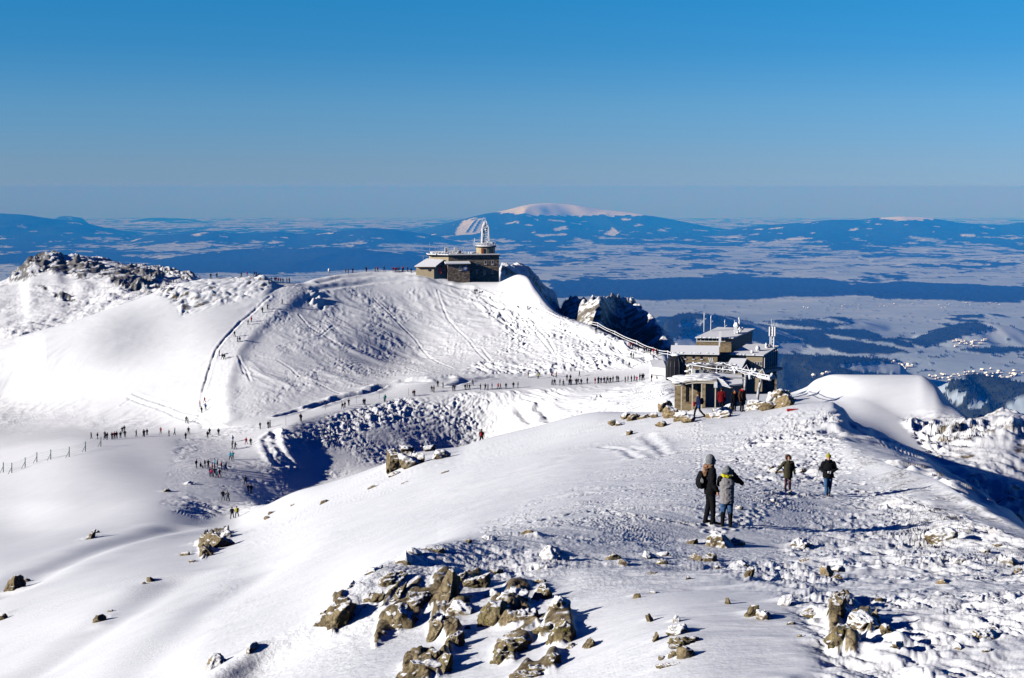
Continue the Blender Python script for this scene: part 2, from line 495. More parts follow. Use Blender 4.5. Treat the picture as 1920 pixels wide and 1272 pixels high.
# u, v of the middle, width and height in pixels, tilt, kind, kmin, label (or a group key)
G_SMALL = {
 'drift': ('small bare stone poking out of the smooth snow drift below the rocky rim', 'small stones in the near snow drift'),
 'rim': ('small frosted stone along the rocky rim in front of the standing pair', 'small stones along the near rim'),
 'crust': ('small rock half buried in the broken icy crust at lower right', 'small rocks in the icy crust'),
 'crest': ('small tan stone in the trodden snow near the four walkers', 'small stones on the trodden crest'),
 'pile': ('snow dusted tan boulder in the row at the end of the near ridge', 'boulders at the end of the near ridge'),
 'flank': ('small dark rock on the smooth snow slope at lower left', 'small rocks on the left snow slope'),
 'outcrop': ('jagged olive rock slab of the big outcrop in the foreground', 'slabs of the foreground outcrop'),
}
ROCKS = [
 (632, 1155, 42, 72, 70, 'olive', 'tall wedge shaped olive rock at the left end of the foreground outcrop'),
 (690, 1128, 78, 26, 38, 'olive', 'outcrop'), (728, 1090, 58, 24, 36, 'olive', 'outcrop'),
 (733, 1120, 78, 15, 43, 'bare', 'thin slanting rock blade lying parallel to the long slab of the outcrop'),
 (742, 1168, 90, 60, 30, 'olive', 'broad olive rock block with a ragged lower edge in the foreground outcrop'),
 (785, 1125, 52, 54, 55, 'olive', 'outcrop'),
 (832, 1117, 48, 80, 75, 'bare', 'tallest dark upright rock in the middle of the foreground outcrop'),
 (880, 1098, 64, 30, 42, 'olive', 'outcrop'), (858, 1147, 60, 38, 22, 'frost', 'grey frost dusted rock right below the tallest dark rock'),
 (824, 1182, 36, 52, 60, 'olive', 'outcrop'), (850, 1202, 26, 42, 60, 'olive', 'outcrop'), (808, 1226, 28, 18, 20, 'olive', 'outcrop'),
 (782, 1258, 80, 52, 30, 'olive', 'large dark rounded rock cut by the bottom edge of the picture'),
 (830, 1252, 32, 60, 65, 'lichen', 'narrow leaning rock right of the large rock at the bottom edge'), (878, 1178, 18, 18, 40, 'bare', 'outcrop'),
 (936, 1154, 58, 56, 20, 'lichen', 'big lichen covered boulder left in the round boulder cluster'),
 (978, 1156, 50, 50, 10, 'bare', 'round brown boulder in the middle of the boulder cluster'),
 (968, 1112, 54, 40, 15, 'frost', 'frost covered boulder on top of the round boulder cluster'),
 (1012, 1116, 28, 38, 60, 'lichen', 'outcrop'), (1030, 1176, 44, 42, 30, 'lichen', 'outcrop'),
 (1056, 1187, 50, 62, 70, 'lichen', 'yellow green lichen rock forming the right edge of the boulder cluster'),
 (1052, 1135, 30, 40, 70, 'frost', 'outcrop'),
 (958, 1212, 64, 28, 12, 'lichen', 'flat lichen rock lying alone below the boulder cluster'), (944, 1236, 46, 28, -10, 'lichen', 'outcrop'),
 (1015, 1256, 60, 24, 8, 'lichen', 'outcrop'), (1036, 1238, 22, 30, 50, 'lichen', 'outcrop'), (985, 1270, 54, 18, 5, 'bare', 'outcrop'),
 (1104, 1211, 14, 44, 68, 'bare', 'narrow stick like stone standing in the snow right of the outcrop'), (1068, 1215, 24, 14, 30, 'bare', 'drift'),
 (818, 1034, 36, 18, 10, 'bare', 'rim'), (780, 1038, 24, 20, 40, 'frost', 'rim'), (760, 1054, 34, 32, 45, 'frost', 'grey frosted rock at the upper left corner of the outcrop'),
 (878, 1017, 10, 14, 60, 'bare', 'rim'), (918, 1011, 28, 12, 5, 'frost', 'rim'), (990, 999, 22, 9, 0, 'bare', 'rim'), (1036, 1047, 46, 34, 30, 'frost', 'frosted pointed boulder standing highest on the near rim'),
 (1006, 1068, 56, 30, 10, 'frost', 'rim'), (930, 1074, 20, 26, 50, 'bare', 'rim'), (1010, 1092, 24, 18, 0, 'bare', 'rim'), (924, 1116, 26, 24, 0, 'frost', 'rim'),
 (600, 1173, 32, 16, 35, 'bare', 'rim'), (606, 1150, 24, 14, 30, 'frost', 'rim'), (860, 1085, 40, 30, 40, 'olive', 'outcrop'),
 (660, 1100, 40, 18, 42, 'frost', 'rim'), (700, 1072, 36, 20, 38, 'frost', 'rim'), (650, 1150, 30, 40, 60, 'olive', 'outcrop'),
 (1147, 1048, 32, 16, 15, 'lichen', 'oval lichen stone on the rim left of the standing pair'), (1168, 1058, 18, 13, 20, 'bare', 'rim'), (1240, 1057, 22, 11, 0, 'lichen', 'small yellow lichen stone lying on the drift under the rim'),
 (1225, 1076, 18, 6, 0, 'bare', 'drift'), (1217, 1046, 26, 20, 0, 'frost', 'rim'), (1247, 1042, 22, 14, -15, 'frost', 'rim'), (1303, 1049, 26, 18, 20, 'bare', 'rim'), (1334, 1051, 28, 20, 0, 'bare', 'rim'),
 (1352, 1024, 46, 38, 40, 'frost', 'snow covered boulder with a peaked top just below the standing pair'), (1384, 1022, 22, 24, 60, 'frost', 'rim'), (1295, 1019, 26, 12, 20, 'bare', 'rim'), (1394, 1058, 22, 13, 0, 'frost', 'rim'),
 (1227, 1112, 13, 7, 0, 'bare', 'drift'), (1195, 1121, 20, 13, 20, 'lichen', 'drift'), (1291, 1086, 11, 9, 0, 'bare', 'drift'), (1345, 1066, 10, 10, 0, 'bare', 'drift'),
 (1220, 1164, 10, 24, 110, 'bare', 'drift'), (1228, 1201, 9, 28, 75, 'bare', 'drift'), (1268, 1166, 12, 20, 100, 'frost', 'drift'), (1278, 1187, 40, 24, 0, 'frost', 'grey frosted stone above the lichen stone in the drift'),
 (1281, 1209, 58, 26, 0, 'lichen', 'wide stone with a yellow lichen spot in the drift'), (1286, 1231, 28, 26, 20, 'bare', 'drift'), (1262, 1231, 16, 20, 60, 'bare', 'drift'), (1244, 1235, 18, 8, 0, 'bare', 'drift'), (1252, 1249, 44, 10, 15, 'bare', 'drift'),
 (1411, 1154, 16, 30, 65, 'olive', 'drift'), (1436, 1159, 24, 36, 95, 'frost', 'drift'), (1365, 1132, 8, 16, 100, 'bare', 'drift'), (1472, 1133, 24, 34, 70, 'frost', 'crust'), (1406, 1078, 14, 26, 80, 'bare', 'drift'), (1482, 1171, 20, 8, 20, 'bare', 'drift'),
 (1522, 1156, 46, 18, 12, 'lichen', 'long yellow lichen stone on the snow at the edge of the crust'), (1572, 1146, 32, 52, 70, 'bare', 'upright brown rock throwing a blue shadow at lower right'), (1590, 1130, 26, 26, 20, 'frost', 'crust'),
 (1578, 1201, 62, 38, 5, 'lichen', 'broad lichen boulder lowest in the lower right rock group'), (1622, 1169, 52, 34, 0, 'frost', 'crust'), (1641, 1172, 16, 42, 85, 'bare', 'crust'), (1665, 1184, 24, 20, 20, 'tan', 'crust'), (1685, 1213, 22, 24, 60, 'frost', 'crust'),
 (1500, 1194, 10, 7, 0, 'bare', 'crust'), (1650, 1126, 16, 10, 0, 'bare', 'crust'), (1550, 1076, 26, 20, 20, 'tan', 'crust'), (1576, 1071, 24, 15, 0, 'frost', 'crust'), (1506, 1027, 38, 24, 20, 'frost', 'white frosted boulder beside the long shadows of the pair'), (1510, 1051, 16, 10, 0, 'tan', 'crust'), (1570, 1083, 18, 10, 0, 'tan', 'crust'),
 (1770, 1009, 50, 24, 10, 'frost', 'snow covered boulder with a blue shadow near the right edge'), (1772, 1093, 24, 16, 0, 'tan', 'crust'), (1852, 1193, 44, 22, -20, 'frost', 'frosted tan boulder near the right edge of the crust'), (1870, 1179, 36, 16, -10, 'frost', 'crust'),
 (1898, 1059, 34, 24, -30, 'frost', 'crust'), (1850, 1034, 20, 10, 0, 'tan', 'crust'), (1876, 1023, 22, 9, 0, 'frost', 'crust'), (1910, 1073, 14, 16, 0, 'tan', 'crust'), (1802, 1056, 26, 13, 0, 'frost', 'crust'), (1798, 1216, 18, 15, 0, 'frost', 'crust'), (1852, 1221, 16, 10, 0, 'tan', 'crust'),
 (1463, 885, 24, 11, 0, 'tan', 'crest'), (1498, 885, 22, 11, 10, 'tan', 'crest'), (1447, 877, 8, 9, 60, 'tan', 'crest'), (1450, 939, 14, 8, 0, 'tan', 'crest'), (1385, 954, 16, 8, 0, 'tan', 'crest'), (1420, 899, 8, 6, 0, 'tan', 'crest'), (1478, 925, 22, 9, 0, 'frost', 'low frosted stone under the feet of the person in the brown parka'),
 (1247, 765, 26, 18, 20, 'tan', 'pile'), (1259, 776, 22, 24, 40, 'tan', 'pile'), (1276, 784, 26, 18, 10, 'tan', 'pile'), (1293, 788, 22, 15, 0, 'tan', 'pile'), (1241, 797, 22, 11, 10, 'tan', 'pile'), (1228, 780, 15, 12, 0, 'tan', 'pile'),
 (1187, 785, 20, 13, 20, 'tan', 'pile'), (1172, 782, 18, 13, 20, 'tan', 'pile'), (1149, 794, 14, 14, 0, 'tan', 'pile'), (1160, 796, 12, 9, 0, 'frost', 'pile'), (1208, 783, 22, 6, 20, 'tan', 'pile'),
 (1347, 782, 42, 22, 5, 'tan', 'broad tan boulder right of the walker with the red bag'), (1352, 771, 36, 14, 0, 'frost', 'pile'), (1368, 767, 20, 18, 40, 'tan', 'pile'),
 (1417, 762, 36, 24, 25, 'frost', 'snow capped boulder at the foot of the leaning lift pylon'), (1440, 763, 32, 20, 0, 'tan', 'pile'), (1449, 751, 30, 22, 30, 'frost', 'pile'), (1473, 755, 32, 24, 35, 'tan', 'blocky tan boulder at the right end of the boulder row'), (1467, 741, 38, 14, 0, 'tan', 'pile'),
 (1180, 813, 13, 9, 0, 'tan', 'lone small boulder on the smooth snow below the boulder row'),
 (742, 870, 40, 40, 65, 'olive', 'dark rock face under the snow cap beside the boundary post'), (764, 868, 30, 34, 40, 'frost', 'snow crusted rock below the boundary post'), (762, 841, 30, 14, 0, 'frost', 'round snow cushion left of the boundary post'), (806, 842, 28, 14, 0, 'frost', 'round snow cushion right of the boundary post'), (785, 862, 22, 24, 60, 'frost', 'snow plastered rock between the snow cushions'), (744, 889, 28, 8, 5, 'olive', 'flat rock at the foot of the dark rock face'), (825, 856, 34, 16, 0, 'frost', 'long snowy hump right of the boundary post'),
 (397, 1022, 54, 44, 40, 'olive', 'largest brown rock in the outcrop on the left snow slope'), (420, 1008, 26, 18, 10, 'frost', 'snowy rock on top of the left slope outcrop'), (386, 1038, 20, 26, 60, 'bare', 'flank'), (347, 1041, 20, 12, 30, 'bare', 'flank'), (363, 1054, 14, 6, 0, 'bare', 'flank'), (370, 1022, 20, 22, 60, 'frost', 'flank'),
 (283, 1090, 15, 15, 45, 'olive', 'flank'), (270, 1095, 9, 7, 30, 'bare', 'flank'), (182, 1166, 32, 14, 48, 'olive', 'long slanting brown slab on the left snow slope'), (206, 1147, 13, 6, 30, 'bare', 'flank'), (22, 1104, 26, 36, 62, 'bare', 'dark leaning rock near the left edge of the picture'), (43, 1091, 20, 10, 25, 'bare', 'flank'), (6, 1161, 20, 14, 30, 'bare', 'flank'),
 (168, 1009, 13, 26, 65, 'olive', 'flank'), (181, 999, 10, 8, 40, 'bare', 'flank'), (406, 1248, 50, 30, 28, 'frost', 'large half snowed rock low on the left beside the bottom edge'), (470, 1223, 20, 26, 60, 'frost', 'small spiky rock above the half snowed rock'), (500, 973, 12, 8, 0, 'bare', 'flank'), (352, 908, 20, 7, 0, 'frost', 'flank'), (309, 922, 16, 10, 40, 'olive', 'flank'),
 (510, 962, 16, 7, 20, 'bare', 'flank'), (548, 948, 10, 6, 0, 'bare', 'flank'), (610, 942, 18, 7, 10, 'bare', 'flank'), (700, 914, 20, 6, 10, 'bare', 'flank'), (760, 905, 14, 5, 10, 'bare', 'flank'), (835, 886, 16, 6, 10, 'bare', 'flank'),
]

# ------------------------------------------------------------------ relief detail
cell = Yd * np.gradient(A0)[None, :]
ROCK = np.zeros_like(GX)
RK = np.broadcast_to(row_k[:, None], GX.shape)
dz = np.zeros_like(GX)

def zone(poly, soft, k0=0.0, k1=99.0):
    """1 inside a region of the hillside, fading over `soft`"""
    m = (inside(poly, U0, V0) & (RK >= k0) & (RK <= k1)).astype(np.float64)
    return blur1(blur1(m, soft / 2.2, 1), soft / 1.8, 0)

def relief(mask, lams, amps, seed, kind='soft', ang=0.0, stretch=1.0):
    """noise of the given wavelengths (m) and heights (m) added where mask > 0"""
    rows = np.nonzero(mask.max(1) > 0.01)[0]
    cols = np.nonzero(mask.max(0) > 0.01)[0]
    if len(rows) == 0 or len(cols) == 0:
        return
    sl = (slice(rows[0], rows[-1] + 1), slice(cols[0], cols[-1] + 1))
    c, s_ = math.cos(ang), math.sin(ang)
    X, Y, C = GX[sl], GY[sl], cell[sl]
    P = (X * c + Y * s_) / stretch
    Q = -X * s_ + Y * c
    # bend the pattern a little so that it does not run dead straight
    wob = 0.35 * lams[0] * perlin(X / (lams[0] * 2.3), Y / (lams[0] * 2.3), seed + 50)
    P, Q = P + wob, Q + wob
    t = np.zeros_like(X)
    for i, (lam, am) in enumerate(zip(lams, amps)):
        w = sstep(1.4, 3.0, lam / C)
        if w.max() <= 0:
            continue
        n = perlin(P / lam, Q / lam, seed + i)
        if kind == 'ridge':
            n = 0.7 - 2 * np.abs(n)
        elif kind == 'lump':
            n = np.abs(n) * 2 - 0.6
        elif kind == 'step':
            n = np.tanh(3.5 * n)
        t += am * w * n
    patch = 0.30 + 1.25 * sstep(-0.35, 0.5, perlin(X / (lams[0] * 6.3), Y / (lams[0] * 6.3), seed + 70) + 0.4 * perlin(X / (lams[0] * 2.1), Y / (lams[0] * 2.1), seed + 71))
    dz[sl] += mask[sl] * t * patch

def track(pts, width, depth, kmin=0.0, berm=0.6, wob=0.3):
    """a groove with berms along a line on the snow"""
    pw = poly_world(pts, kmin)
    xs = [p.x for p in pw]
    ys = [p.y for p in pw]
    m = 6 * width
    box = (GX > min(xs) - m) & (GX < max(xs) + m) & (GY > min(ys) - m) & (GY < max(ys) + m) & (RK >= kmin)
    idx = np.nonzero(box)
    if len(idx[0]) == 0:
        return
    X, Y = GX[idx], GY[idx]
    d = np.full(X.shape, 1e9)
    for p, q in zip(pw[:-1], pw[1:]):
        ex, ey = q.x - p.x, q.y - p.y
        L2 = ex * ex + ey * ey + 1e-9
        t = np.clip(((X - p.x) * ex + (Y - p.y) * ey) / L2, 0, 1)
        d = np.minimum(d, np.hypot(X - p.x - t * ex, Y - p.y - t * ey))
    w = np.maximum(width, cell[idx] * 1.1)
    d = d + wob * w * perlin(X / (w * 4), Y / (w * 4), 900)
    br = 0.75 + 0.5 * perlin(X / (w * 2.2), Y / (w * 2.2), 910)
    g = -depth * np.exp(-(d / w) ** 2) + berm * depth * br * np.exp(-((np.abs(d) - 2.0 * w) / w) ** 2)
    dz[idx] += g

def way(pts, half, rise, kmin):
    """a trodden way on a slope: its surface leans to the left, its right edge breaks off"""
    pw = poly_world(pts, kmin)
    m = half * 4
    box = (GX > min(p.x for p in pw) - m) & (GX < max(p.x for p in pw) + m) & (GY > min(p.y for p in pw) - m) & (GY < max(p.y for p in pw) + m) & (RK >= kmin)
    idx = np.nonzero(box)
    X, Y = GX[idx], GY[idx]
    best = np.full(X.shape, 1e9)
    sd = np.zeros_like(X)
    for p, q in zip(pw[:-1], pw[1:]):
        ex, ey = q.x - p.x, q.y - p.y
        L2 = ex * ex + ey * ey + 1e-9
        t = np.clip(((X - p.x) * ex + (Y - p.y) * ey) / L2, 0, 1)
        dx, dy = X - p.x - t * ex, Y - p.y - t * ey
        d = np.hypot(dx, dy)
        s_ = np.where(ex * dy - ey * dx < 0, d, -d)      # positive on the right-hand side going up
        k = d < best
        best = np.where(k, d, best)
        sd = np.where(k, s_, sd)
    sd = sd + 0.5 * perlin(X / 5.0, Y / 5.0, 930)
    g = np.where(sd < half, rise * np.clip((sd + half) / half, 0, 2), 2 * rise * np.exp(-((sd - half) / (0.8 * half)) ** 2))
    g = g - 0.10 * np.exp(-((sd + half) / 0.5) ** 2)
    dz[idx] += g + 0.06 * perlin(X / 0.9, Y / 0.9, 931) * (np.abs(sd) < half)

ALL = np.ones_like(GX)
farther = sstep(60, 200, Yd)
# soft undulation and wind ripples everywhere
relief(ALL * farther * (1 - sstep(700, 1000, Yd)), [45, 19], [0.45, 0.18], 11)
relief(ALL * (1 - farther), [14, 6, 2.6], [0.16, 0.06, 0.025], 21)

# snow flank falling to the left: long wind streaks rising to the right
z_left = zone([(420, 1060), (470, 985), (560, 935), (620, 905), (860, 840), (1150, 772), (1300, 800), (1100, 960), (880, 1005), (600, 1150), (300, 1400)], 18, 3.5, 9.2)
relief(z_left, [4.1, 1.7, 0.7], [0.03, 0.018, 0.010], 31, 'ridge', math.radians(20), 5.0)
relief(z_left, [0.9, 0.45, 0.25], [0.02, 0.012, 0.006], 36, 'soft', math.radians(15), 2.0)
z_left2 = zone([(-100, 1300), (-100, 1000), (100, 960), (300, 940), (440, 985), (560, 1010), (400, 1090), (200, 1272)], 30, 3.5, 9.2)
relief(z_left2, [30, 13], [0.5, 0.1], 41, 'soft', math.radians(62), 5.0)

# trodden crest between the walkers: fine crust, footprints, frozen clods
z_crest = zone([(880, 1000), (1000, 935), (1180, 880), (1290, 800), (1420, 775), (1560, 758), (1580, 830), (1700, 880), (1920, 995), (2100, 1090), (2100, 1200), (1700, 1060), (1500, 1010), (1330, 1020), (1000, 1030)], 22, 2.4, 6.6)
relief(z_crest, [1.7, 0.8], [0.035, 0.018], 51, 'lump', math.radians(-35), 1.6)
relief(z_crest, [0.42, 0.24, 0.13, 0.075], [0.017, 0.013, 0.009, 0.006], 55, 'lump', math.radians(-35), 1.5)
z_worn = zone([(1340, 890), (1420, 790), (1560, 760), (1580, 825), (1560, 920), (1460, 935)], 20, 4, 6.6)
relief(z_worn, [0.9, 0.42, 0.2], [0.08, 0.05, 0.02], 59, 'lump', math.radians(50), 1.4)

# broken crust at the lower right, running down the fall line
z_crust = zone([(1490, 1130), (1430, 1060), (1560, 960), (1700, 930), (1920, 1010), (2170, 1100), (2170, 1330), (1500, 1330), (1560, 1230)], 26, 0.5, 5.6)
relief(z_crust, [1.3, 0.6], [0.08, 0.045], 61, 'lump', math.radians(-58), 2.2)
relief(z_crust, [0.34, 0.19, 0.10, 0.055], [0.030, 0.020, 0.012, 0.007], 65, 'lump', math.radians(-58), 1.8)
relief(z_crust, [0.7, 0.33, 0.16], [0.035, 0.022, 0.010], 66, 'step', math.radians(-50), 1.5)
# rocky rim of the outcrop: knobs under the snow
z_rim = zone([(600, 1150), (690, 1080), (780, 1030), (960, 1000), (1150, 1000), (1330, 1010), (1500, 1050), (1600, 1130), (1500, 1140), (1330, 1070), (1100, 1060), (960, 1090), (800, 1130), (650, 1200)], 16, 1.5, 4.2)
relief(z_rim, [1.6, 0.7, 0.32, 0.16, 0.08], [0.04, 0.035, 0.028, 0.018, 0.011], 71, 'lump')
# smooth drift below the rim
z_drift = zone([(1050, 1272), (1080, 1060), (1300, 1040), (1450, 1090), (1520, 1200), (1480, 1330), (1050, 1330)], 20, 0.5, 3.2)
relief(z_drift, [1.1, 0.5, 0.22], [0.03, 0.018, 0.007], 81, 'ridge', math.radians(15), 2.5)

# debris bank under the bench path
z_bank = zone([(522, 806), (560, 795), (740, 750), (900, 735), (960, 742), (950, 800), (900, 830), (780, 830), (690, 800), (600, 850), (560, 860)], 9, 8.9, 10.05)
relief(z_bank, [2.6, 1.3, 0.8], [0.30, 0.26, 0.15], 91, 'lump', 0.3, 1.3)
z_bank2 = zone([(560, 800), (900, 740), (1000, 740), (960, 810), (700, 880), (600, 900)], 10, 8.6, 10.05)
relief(z_bank2, [2.4, 1.2, 0.7], [0.12, 0.09, 0.05], 95, 'lump')
z_bank3 = zone([(880, 738), (1250, 715), (1275, 770), (1140, 775), (960, 820), (900, 830)], 8, 8.6, 10.05)
relief(z_bank3, [3.4, 1.6, 0.8], [0.36, 0.26, 0.13], 99, 'ridge', math.radians(118), 5.0)

# the dome: skied slope on the right, sastrugi in the middle, smooth on the left
z_dome = zone([(420, 790), (500, 600), (560, 540), (900, 540), (1120, 620), (1240, 680), (1100, 695), (800, 710), (560, 770)], 10, 11, 14)
relief(z_dome, [9, 4.2, 2.1], [0.13, 0.10, 0.06], 111, 'ridge', math.radians(-35), 2.2)
relief(z_dome, [2.2, 1.2, 0.7], [0.08, 0.06, 0.035], 115, 'lump')
z_skied = zone([(880, 560), (940, 545), (1120, 615), (1235, 675), (1180, 692), (1000, 700), (860, 700), (960, 640)], 8, 11, 14)
relief(z_skied, [5.0, 2.6, 1.4], [0.30, 0.24, 0.14], 121, 'ridge', math.radians(115), 3.0)
relief(z_skied, [1.8, 1.0], [0.26, 0.14], 125, 'lump')
z_hump = zone([(585, 540), (600, 545), (620, 575), (600, 580), (585, 565)], 5, 12, 14.2)
relief(z_hump, [5, 2.2], [1.2, 0.6], 131, 'lump')
z_lefts = zone([(-250, 830), (-250, 700), (330, 540), (520, 560), (400, 700), (380, 800)], 10, 10.5, 14.2)
relief(z_lefts, [9, 4, 2, 1.1], [0.16, 0.12, 0.07, 0.04], 141, 'ridge', math.radians(25), 2.5)
# frosted stones on its top
z_top = zone([(300, 545), (330, 528), (400, 516), (500, 515), (525, 532), (470, 556), (400, 575), (350, 590), (340, 570)], 6, 12.5, 14.4)
relief(z_top, [4.5, 2.2, 1.2], [0.4, 0.4, 0.3], 151, 'lump', math.radians(15), 2.0)
z_saddle = zone([(380, 800), (520, 800), (560, 870), (530, 940), (440, 985), (300, 960), (330, 830)], 8, 7.2, 11)
relief(z_saddle, [3.0, 1.4, 0.8], [0.14, 0.10, 0.05], 161, 'lump', 0.2, 1.8)

# soft gullies on the slope falling to lower left
for pts, w_, d_ in (([(0, 1120), (130, 1050), (230, 1012), (330, 988)], 2.6, 0.55), ([(30, 1272), (160, 1190), (260, 1130), (330, 1085)], 1.8, 0.35),
                    ([(250, 1272), (330, 1190), (420, 1120), (520, 1060)], 1.6, 0.22)):
    track(pts, w_, d_, 3.3, 0.3, 0.0)

# rock walls: far ridge on the left, crags behind the summit, flank on the right
z_farcrag = zone([(30, 530), (50, 485), (105, 476), (260, 495), (380, 515), (365, 530), (300, 545), (230, 545), (160, 522), (100, 512), (60, 525)], 5, 15.6, 17.3)
relief(z_farcrag, [60, 26, 11, 5], [2.4, 1.7, 1.1, 0.6], 171, 'ridge')
relief(z_farcrag, [9, 4], [1.0, 0.5], 175, 'step')
z_farsnow = zone([(-250, 640), (-250, 530), (0, 520), (60, 520), (330, 540), (230, 575), (60, 640), (0, 650)], 5, 14.8, 17.3)
relief(z_farsnow, [40, 16, 6, 3], [2.0, 1.0, 0.5, 0.25], 181, 'lump')
z_crag = zone([(1046, 600), (1060, 562), (1130, 550), (1210, 575), (1285, 660), (1240, 680), (1110, 620)], 4, 14.6, 16.6)
relief(z_crag, [20, 8, 4, 2], [0.4, 0.8, 0.8, 0.4], 191, 'ridge', math.radians(70), 1.8)
relief(z_crag, [6, 3, 1.6], [0.9, 0.6, 0.3], 195, 'step')
z_prom = zone([(936, 520), (940, 492), (1000, 500), (1052, 545), (1056, 595), (1030, 590), (1005, 540), (985, 515)], 3, 14.2, 16.4)
relief(z_prom, [12, 6, 3, 1.6], [0.8, 0.7, 0.5, 0.3], 201, 'ridge')
z_flank = zone([(1690, 790), (1760, 790), (1830, 790), (1890, 765), (2170, 800), (2170, 1000), (1920, 985), (1800, 905), (1720, 830)], 10, 8.3, 11.6)
z_flank = z_flank * (1 - 0.65 * np.exp(-((RK - 11.0) / 0.3) ** 2))
relief(z_flank, [9, 4, 2, 1.0, 0.55], [0.5, 0.36, 0.22, 0.12, 0.06], 211, 'ridge', math.radians(75), 1.6)
relief(z_flank, [5, 2.4, 1.1, 0.5], [0.35, 0.28, 0.16, 0.08], 215, 'step')
z_shade = zone([(1530, 815), (1575, 760), (1600, 790), (1700, 840), (1780, 885), (1920, 985), (1860, 960), (1760, 900), (1640, 860)], 6, 5.9, 7.3)
relief(z_shade, [2.6, 1.2, 0.6], [0.22, 0.14, 0.07], 221, 'soft')

# ways trodden and skied into the snow
WAY_UP = [(405, 800), (398, 770), (400, 735), (410, 700), (425, 660), (445, 635), (470, 607), (500, 582), (525, 560), (548, 540)]
way(WAY_UP, 3.3, 0.36, 10.8)
track([(u - 19, v - 2) for u, v in WAY_UP[2:-1]], 0.4, 0.22, 10.8)
track([(588, 765), (640, 748), (690, 739), (715, 727), (760, 716), (800, 711), (840, 709)], 1.3, 1.3, 10.4, 0.5, 0.1)
track([(660, 738), (700, 730), (740, 722), (800, 716)], 0.9, 0.35, 10.4)
track([(850, 722), (880, 712), (930, 706), (990, 703)], 1.0, 0.5, 10.4)
track([(520, 782), (560, 770), (600, 760)], 0.8, 0.5, 10.4)
track([(590, 541), (640, 536), (700, 528), (760, 524), (830, 530), (880, 540)], 0.9, 0.3, 12)
track([(600, 528), (640, 519), (700, 515), (760, 514), (790, 517), (840, 530)], 1.1, 0.35, 12)
for pts in ([(960, 572), (985, 600), (1005, 625), (1030, 655), (1045, 675)], [(985, 580), (1005, 610), (1030, 640), (1048, 674)],
            [(900, 545), (960, 568), (1010, 590), (1060, 620), (1130, 650)], [(905, 655), (925, 680), (940, 698)],
            [(920, 560), (1000, 575), (1060, 600)], [(560, 590), (580, 612), (610, 630), (640, 650)],
            [(480, 667), (520, 675), (545, 690), (560, 705)], [(446, 672), (462, 695), (470, 715)], [(449, 680), (458, 700)],
            [(560, 705), (600, 722), (640, 740)], [(625, 610), (600, 630), (520, 650)], [(820, 545), (840, 600), (880, 640), (930, 690)],
            [(700, 560), (740, 600), (780, 640), (850, 690)], [(760, 690), (800, 702), (840, 706)]):
    track(pts, 0.30, 0.13, 10.9)
for pts in ([(240, 748), (310, 770), (385, 795)], [(250, 740), (320, 762), (380, 780)], [(228, 762), (245, 750)]):
    track(pts, 0.4, 0.14, 10.2)
# groomed tracks bending down from the bench
for o in (0, 7, 15, 24):
    track([(520 - o * 0.4, 812), (519 - o, 826), (526 - o, 843), (540 - o * 1.2, 860), (553 - o * 1.3, 874)], 0.7, 0.45, 8.6)
track([(1010, 765), (1025, 780), (1040, 790)], 1.2, 0.8, 8.8)
track([(975, 770), (1000, 790)], 1.2, 0.8, 8.8)
# faint ski marks on the crest
for pts in ([(1150, 845), (1180, 838), (1200, 845)], [(1205, 818), (1235, 840), (1250, 852)], [(1130, 838), (1170, 842), (1195, 862)], [(1215, 815), (1245, 838)]):
    track(pts, 0.25, 0.06, 3)

# snow banked against the rocks, and knobs of bedrock they stick out of
for (u, v, w, h, rot, kind, lab) in ROCKS:
    if max(w, h) < 12 or lab == 'pile':
        continue
    p = ground(u, v, 1.0 if u > 560 or v > 1190 else 3.2)
    s_ = 0.75 * max(w, h) * p.y / FPX
    box = np.nonzero((np.abs(GX - p.x) < 3 * s_) & (np.abs(GY - p.y) < 3.5 * s_))
    if len(box[0]):
        yr = (GY[box] - p.y) / s_
        hump = sstep(-0.35, 0.75, yr) * np.exp(-(np.maximum(yr - 0.75, 0) / 1.5) ** 2) * np.exp(-((GX[box] - p.x) / (1.05 * s_)) ** 2)
        dz[box] += (0.12 if (560 < u < 1120 or 1480 < u < 1700) and v > 1060 else 0.30) * min(h, 1.3 * w) * p.y / FPX * hump
# boot prints on the crest: single trails and the trodden way along the ridge
frnd = random.Random(77)
def prints(pts, spread, n, kmin=2.0):
    pw = poly_world(pts, kmin)
    L = [(q - p).length for p, q in zip(pw[:-1], pw[1:])]
    tot = sum(L)
    for i in range(n):
        s_ = tot * (i + frnd.uniform(-0.3, 0.3)) / n if spread < 0.3 else tot * frnd.random()
        s_ = min(max(s_, 0), tot - 1e-3)
        k = 0
        while s_ > L[k]:
            s_ -= L[k]
            k += 1
        d_ = (pw[k + 1] - pw[k]).normalized()
        side = Vector((d_.y, -d_.x, 0)).normalized()
        p = pw[k] + d_ * s_ + side * ((0.12 if i % 2 else -0.12) + frnd.gauss(0, spread))
        a = p.x / p.y
        j = int(np.searchsorted(A0, a))
        if j < 50 or j > NCOL - 50:
            continue
        i0 = int(np.searchsorted(GY[:, j], p.y))
        ang = math.atan2(d_.y, d_.x) + frnd.gauss(0, 0.35)
        h = int(0.45 / cell[i0, j]) + 2
        rows = slice(max(0, i0 - 40), i0 + 40)
        cols = slice(max(0, j - h), j + h + 1)
        X, Y = GX[rows, cols] - p.x, GY[rows, cols] - p.y
        P, Q = X * math.cos(ang) + Y * math.sin(ang), -X * math.sin(ang) + Y * math.cos(ang)
        d2 = (P / 0.17) ** 2 + (Q / 0.095) ** 2
        dp = frnd.uniform(0.025, 0.06)
        dz[rows, cols] += -dp * np.exp(-d2 ** 1.5) + 0.4 * dp * np.exp(-((np.sqrt(d2) - 1.7) / 0.45) ** 2)
prints([(1340, 1000), (1420, 960), (1478, 930), (1552, 935)], 0.05, 46)
